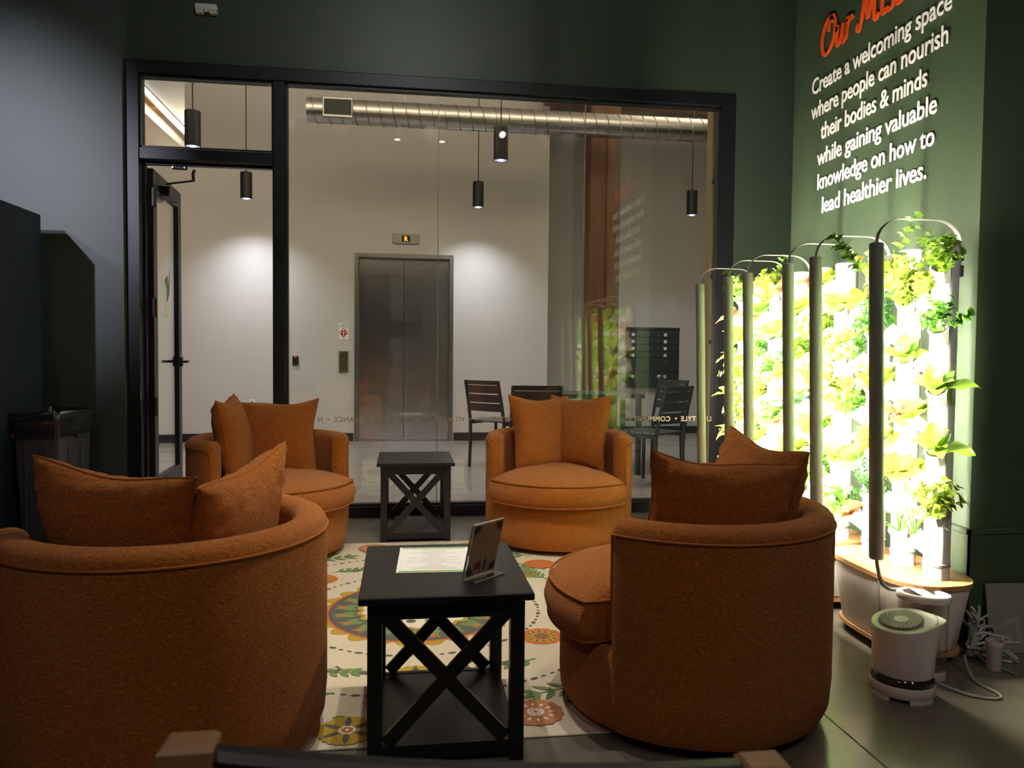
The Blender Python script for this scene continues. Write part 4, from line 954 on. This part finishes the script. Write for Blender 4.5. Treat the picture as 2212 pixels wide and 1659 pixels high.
# ================================================================== HUMIDIFIER AND SMALL THINGS BY THE PIER
hu = thing('humidifier', 'white cylindrical humidifier with spiral grille and clear water tank', 'humidifier', (1.600, 2.243, 0), R(-35.5))
def ovl(rx, ry, cx=0, cy=0, n=40): return [(cx + rx * math.cos(2 * PI * i / n), cy + ry * math.sin(2 * PI * i / n)) for i in range(n)]
m_ = MB(); o1 = ovl(.097, .095)
m_.rings([[(x * s_, y * s_, z) for x, y in o1] for s_, z in ((.97, .012), (1, .016), (1, .044), (.97, .048))]); m_.build('base', 'warm_white_plastic', hu, smooth=True)
for a0, a1 in ((200, 250), (285, 340), (20, 160)):
    pts = [(.096 * math.cos(R(a)), .094 * math.sin(R(a))) for a in range(a0, a1 + 1, 6)]; inn = [(x * .86, y * .86) for x, y in pts][::-1]; MB().prism(pts + inn, 0, .013).build('foot', 'warm_white_plastic', hu)
MB().rings([[(x * s_, y * s_, z) for x, y in o1] for s_, z in ((.97, .048), (.985, .054), (.95, .066), (.86, .074))]).build('bowl', 'dark_clear', hu, smooth=True)
def tear(s_=1., ext=.030):
    pts = []
    for i in range(64):
        t = 2 * PI * i / 64; tt = t if t < PI else t - 2 * PI; b = max(0, 1 - abs(tt - R(8)) / R(42)); rr = .094 + ext * b ** 1.6; pts.append((rr * s_ * math.cos(t), rr * s_ * math.sin(t)))
    return pts
def ztop(x, y): return .206 + .11 * (x + .09) + .15 * (y + .09)
tp_ = tear(); bt = [(.091 * math.cos(2 * PI * i / 64), .090 * math.sin(2 * PI * i / 64)) for i in range(64)]
rings = [[(x * .98, y * .98, .074) for x, y in bt], [(x, y, .08) for x, y in bt]]
for q in (.35, .7, 1.0): rings.append([(bx_ * (1 - q ** 2) + tx * q ** 2, by_ * (1 - q ** 2) + ty * q ** 2, .08 + (ztop(tx, ty) - .08) * q) for (bx_, by_), (tx, ty) in zip(bt, tp_)])
MB().rings(rings).build('housing', 'warm_white_plastic', hu, smooth=50)
lid = MB().rings([[(x * s_, y * s_, ztop(x * s_, y * s_) + dz) for x, y in tp_] for s_, dz in ((1.0, .0005), (1.0, .006), (.96, .008), (.72, .004))]).build('top_lid', 'lid_plastic', hu, smooth=50)
gz = lambda x, y, dz: (x, y, ztop(x, y) + dz)
MB().rings([[gz(x, y, dz) for x, y in ovl(r_, r_, -.008, 0)] for r_, dz in ((.066, .009), (.064, .0105), (.062, .009))], cap0=False, cap1=False).build('grille_ring', 'board_grey', lid)
MB().rings([[gz(x, y, .0085) for x, y in ovl(r_, r_, -.008, 0)] for r_ in (.062, .02)]).build('grille_back', 'black', lid)
m_ = MB()
for i in range(28):
    a = 2 * PI * i / 28; L_, R_ = [], []
    for q in range(7):
        t = q / 6; rr = .060 - .040 * t; aa = a + 1.05 * t; wd = .0030 - .0020 * t; x, y = -.008 + rr * math.cos(aa), rr * math.sin(aa); nx, ny = -math.sin(aa), math.cos(aa); L_.append(gz(x + nx * wd, y + ny * wd, .0112)); R_.append(gz(x - nx * wd, y - ny * wd, .0112))
    for q in range(6): m_.add([L_[q], L_[q + 1], R_[q + 1], R_[q]], [(0, 1, 2, 3)])
g_ = m_.build('grille_blade', 'lid_plastic', lid, fix=False); g_['kind'] = 'stuff'
MB().rings([[gz(x, y, dz) for x, y in ovl(r_, r_, -.008, 0, 24)] for r_, dz in ((.022, .010), (.021, .0125), (.001, .013))]).build('grille_hub', 'lid_plastic', lid, smooth=True)
for i in range(6): a = R(-20 + i * 8); MB().lathe([(.0022, 0), (.0022, .001)], 8).build('control_mark', 'board_grey', lid, loc=gz(.09 * math.cos(a) + .006, .09 * math.sin(a) + .008, .0085))
tk = MB().rings([[(x, y, z) for x, y in ovl(.078 * s_, .056 * s_, .058, .185)] for s_, z in ((.9, .03), (.94, .035), (1, .262))]).build('water_tank', 'clear_tank', hu, smooth=True)
MB().rings([[(x, y, z) for x, y in ovl(.072 * s_, .051 * s_, .058, .185)] for s_, z in ((.92, .036), (.93, .085))]).build('water', 'clear_tank', tk, smooth=True)
MB().rings([[(x, y, z) for x, y in ovl(.083 * s_, .060 * s_, .058, .185)] for s_, z in ((1, .262), (1.02, .268), (1.02, .280), (.97, .285), (.78, .284), (.76, .262), (.1, .260))], cap0=False).build('tank_rim', 'warm_white_plastic', hu, smooth=50)
MB().rings([[(x, y, z) for x, y in ovl(.062, .045, .058, .185)] for z in (.2605, .264)]).build('tank_recess', 'dark_clear', hu)
MB().box((.058, .185, .283), (.04, .108, .006), rot=(0, 0, R(28)), bev=.002).build('tank_handle', 'white_plastic', hu)
MB().rings([[(x, y, z) for x, y in ovl(.078 * s_, .056 * s_, .058, .185)] for s_, z in ((.92, 0), (.95, .004), (.92, .03))]).build('tank_foot', 'warm_white_plastic', hu, smooth=True)
MB().tube(catmull([(.08, .12, .02), (.12, .10, .012), (.20, .07, .006), (.27, .085, .005), (.275, .13, .005), (.22, .20, .005), (.20, .27, .02), (.19, .31, .05)], 8), .0042, 7).build('power_cord', 'cable_grey', hu, smooth=True)

cp = thing('plastic_cup', 'small translucent plastic cup half full on the floor by the pier', 'cup', (2.038, 2.372, 0))
MB().lathe([(.0215, .001), (.0225, .004), (.0275, .100), (.0285, .102), (.0285, .104), (.0265, .104), (.0215, .008), (.0, .006)], 28, cap=False).build('cup_wall', 'cup_wall', cp, smooth=True)
MB().lathe([(.0208, .008), (.0235, .056), (.0, .056)], 24).build('liquid', 'cup_white', cp, smooth=True)
MB().lathe([(.0282, .088), (.0290, .090), (.0290, .104), (.0282, .105)], 28, cap=False).build('rim', 'cup_white', cp, smooth=True)

cbn = thing('cable_bundle', 'tangle of white branching cables on the floor beside the pier', 'cables', (2.075, 2.47, 0))
rnd = random.Random(21)
for i in range(13):
    a = rnd.uniform(-.5, 3.6); p = Vector((-.06 + rnd.uniform(-.02, .02), rnd.uniform(-.03, .02), rnd.uniform(.01, .05))); pts = [p.copy()]; d = Vector((rnd.uniform(.2, 1), rnd.uniform(-.25, .25), rnd.uniform(.2, 1.2)))
    for q in range(5):
        d = (d + Vector((rnd.uniform(-.5, .5), rnd.uniform(-.3, .3), rnd.uniform(-.75, .35)))).normalized(); p = p + d * .038
        p = Vector((min(.09, max(-.10, p.x)), min(.055, max(-.06, p.y)), min(.20, max(.006, p.z)))); pts.append(p.copy())
    sm = catmull(pts, 5); MB().tube(sm, [.0062 * (1 - .35 * k / len(sm)) for k in range(len(sm))], 7).build('cable', 'cable_white', cbn, smooth=True)
    if i < 8:
        b_ = sm[len(sm) // 2]; MB().tube(catmull([b_, b_ + Vector((.02, .0, .012)), b_ + Vector((.035, -.01, .005 + rnd.uniform(0, .03)))], 5), .0035, 6).build('cable_branch', 'cable_white', cbn, smooth=True)
MB().tube(catmull([(-.04, -.02, .03), (-.03, -.05, .012), (-.01, -.09, .006), (.0, -.16, .005)], 6), .004, 7).build('loose_end', 'cable_grey', cbn, smooth=True)
# board leaning on the pier
bd = MB(); bd.box((0, 0, .125), (.158, .006, .25)); bo = bd.build('board', 'board_grey', loc=(2.213, 2.498, 0.002), rot=(R(-9), 0, R(-4))); tag(bo, 'thin grey board leaning against the pier at the right edge', 'board')
m_ = MB()
for pts in ([(-.062, .095), (.040, .135), (.048, .03), (.030, .03), (.022, .110), (-.062, .075)], [(-.062, .055), (.008, .078), (.012, .02), (-.006, .02), (-.010, .058), (-.062, .04)]): m_.add([(x, -.0034, z) for x, z in pts], [tuple(range(len(pts)))])
m_.build('printed_mark', 'cable_grey', bo, fix=False)

# ================================================================== LEFT WALL: CABINET AND BIN
cab = thing('tall_cabinet', 'tall dark navy cabinet cut off by the left picture edge', 'cabinet', (-2.49, 4.55, 0))
bx(MB(), -.41, .41, -.28, .30, .08, 1.86, bev=.004).build('body', 'navy', cab); bx(MB(), -.38, .38, -.25, .28, 0, .08).build('plinth', 'black', cab)
for s_ in (-1, 1):
    d_ = bx(MB(), min(0, s_ * .405) + .002, max(0, s_ * .405) - .002, -.302, -.281, .09, 1.85, bev=.003).build('door', 'navy', cab); MB().tube([(s_ * .04, -.302, .9), (s_ * .04, -.328, .9), (s_ * .04, -.328, 1.1), (s_ * .04, -.302, 1.1)], .006).build('handle', 'steel_frame', d_)
bn = thing('waste_bin', 'slim charcoal plastic waste bin with a clear liner beside the left wall', 'bin', (-1.955, 4.69, 0))
def rrect(hx, hy, r_, n=5):
    pts = []
    for cx_, cy_, a0 in ((hx - r_, hy - r_, 0), (-hx + r_, hy - r_, 90), (-hx + r_, -hy + r_, 180), (hx - r_, -hy + r_, 270)):
        for k in range(n): a = R(a0 + 90 * k / (n - 1)); pts.append((cx_ + r_ * math.cos(a), cy_ + r_ * math.sin(a)))
    return pts
MB().rings([[(x, y, z) for x, y in rrect(.115 * s_, .245 * s_, .022)] for s_, z in ((.80, 0), (.82, .01), (.97, .635))] + [[(x, y, z) for x, y in rrect(.115 * s_, .245 * s_, .022)] for s_, z in ((1.02, .64), (1.03, .665), (1.03, .70), (1.0, .705), (.95, .70), (.93, .60), (.80, .05))], cap1=True).build('body', 'bin_plastic', bn, smooth=True)
for x in (-.05, .05):
    bx(MB(), x - .006, x + .006, -.236, -.224, .05, .60, bev=.002).build('rib', 'bin_plastic', bn)
for y in (-.08, .08): bx(MB(), .094, .112, y - .012, y + .012, .06, .56, bev=.002).build('rib', 'bin_plastic', bn)
rnd = random.Random(4); ol = rrect(.121, .251, .026, 9); rings = []
for z, s_, w_ in ((.598, 1.0, .006), (.62, 1.015, .006), (.65, 1.02, .005), (.69, 1.03, .004), (.712, 1.03, .003), (.735, 1.0, .008), (.715, .95, .004), (.66, .90, .004), (.55, .86, .004)): rings.append([(x * s_ + rnd.uniform(-w_, w_), y * s_ + rnd.uniform(-w_, w_), z + rnd.uniform(-w_, w_) * 1.2) for x, y in ol])
MB().rings(rings, cap0=False, cap1=False).build('liner_bag', 'bag_film', bn, smooth=60)
bx(MB(), .114, .120, -.01, .012, .575, .605).build('handle_slot', 'bag_film', bn)

# ================================================================== FOREGROUND CHAIR
fc = thing('wooden_chair', 'blurred wooden chair with a black back rail at the bottom edge', 'chair', (.075, .66, 0))
for x, z1, nm in ((-.243, .768, 'l'), (.247, .720, 'r')):
    MB().rings([[(x + sx * .021, y + sy * .017, z) for sx, sy in ((-1, -1), (1, -1), (1, 1), (-1, 1))] for y, z in ((.03, 0), (.0, .42), (-.02, .70), (-.022, z1 - .004))] + [[(x + sx * .017, -.022 + sy * .013, z1) for sx, sy in ((-1, -1), (1, -1), (1, 1), (-1, 1))]]).build('back_post', 'chair_oak', fc)
    bx(MB(), x - .02, x + .02, .40, .44, 0, .43, bev=.003).build('front_leg', 'chair_oak', fc)
rings = []
for k in range(13):
    u = -1 + k / 6; yy = -.022 - .018 * (1 - u * u); zt = .761 - .021 * (u + 1)
    rings.append([(u * .226, yy - .010, zt - .11), (u * .226, yy + .010, zt - .11), (u * .226, yy + .012, zt - .006), (u * .226, yy + .006, zt), (u * .226, yy - .006, zt), (u * .226, yy - .012, zt - .006)])
MB().rings(rings).build('back_rail', 'black_metal', fc, smooth=True)
bx(MB(), -.235, .238, .0, .44, .43, .465, bev=.012).build('seat', 'black_metal', fc)
bx(MB(), -.215, .218, .405, .43, .36, .42).build('seat_rail', 'chair_oak', fc)

# ================================================================== TRACK LIGHTS OVER THE LOUNGE
tr_ = thing('light_track', 'white ceiling light track with five cylinder heads, mirrored in the glass', 'track light', (0, 2.67, 3.30))
bx(MB(), -1.2, 2.0, -.018, .018, 0, .03).build('rail', 'track_white', tr_)
for x in (-1.0, .4, 1.8): bx(MB(), x - .006, x + .006, -.006, .006, .03, 1.0).build('drop_rod', 'track_white', tr_)
for i, (x, rx, ry) in enumerate(((-.506, 0, 28), (-.056, 0, 0), (.376, 0, 0), (.929, 52, -14), (1.335, 0, -30))):
    rot = (R(rx), R(ry), 0); hd_ = MB().lathe([(.030, -.155), (.034, -.16), (.034, 0), (.0, .004)], 20, rot=rot, cap=False).build('head', 'track_white', tr_, loc=(x, 0, -.01), smooth=True)
    MB().lathe([(.0, -.150), (.030, -.152)], 20, rot=rot, cap=False).build('lamp_face', 'track_glow' if i in (1, 2, 3) else 'track_white', hd_, fix=False)
TRACK_W = 62
spot('track_lamp', (-.056, 2.67, 3.10), (.05, 2.9, 0), TRACK_W, NEUT, 62, .6, .03)
spot('track_lamp', (.376, 2.67, 3.10), (.30, 3.3, 0), TRACK_W, NEUT, 62, .6, .03)
spot('track_lamp', (.929, 2.57, 3.12), (.1, 1.6, .3), 22, NEUT, 60, .6, .03)
spot('track_lamp', (-.506, 2.67, 3.10), (-.6, 3.8, .4), 30, NEUT, 60, .7, .03)
spot('track_lamp', (1.335, 2.67, 3.10), (.9, 4.1, .4), 30, NEUT, 60, .7, .03)
spot('track_lamp', (1.27, 2.67, 3.13), (-.38, 2.5, .45), 75, (1.0, .84, .55), 36, .9, .03)
spot('track_lamp', (1.12, 2.50, 3.20), (2.08, 2.66, 2.95), 34, (.95, .95, 1.0), 58, 1.0, .03)
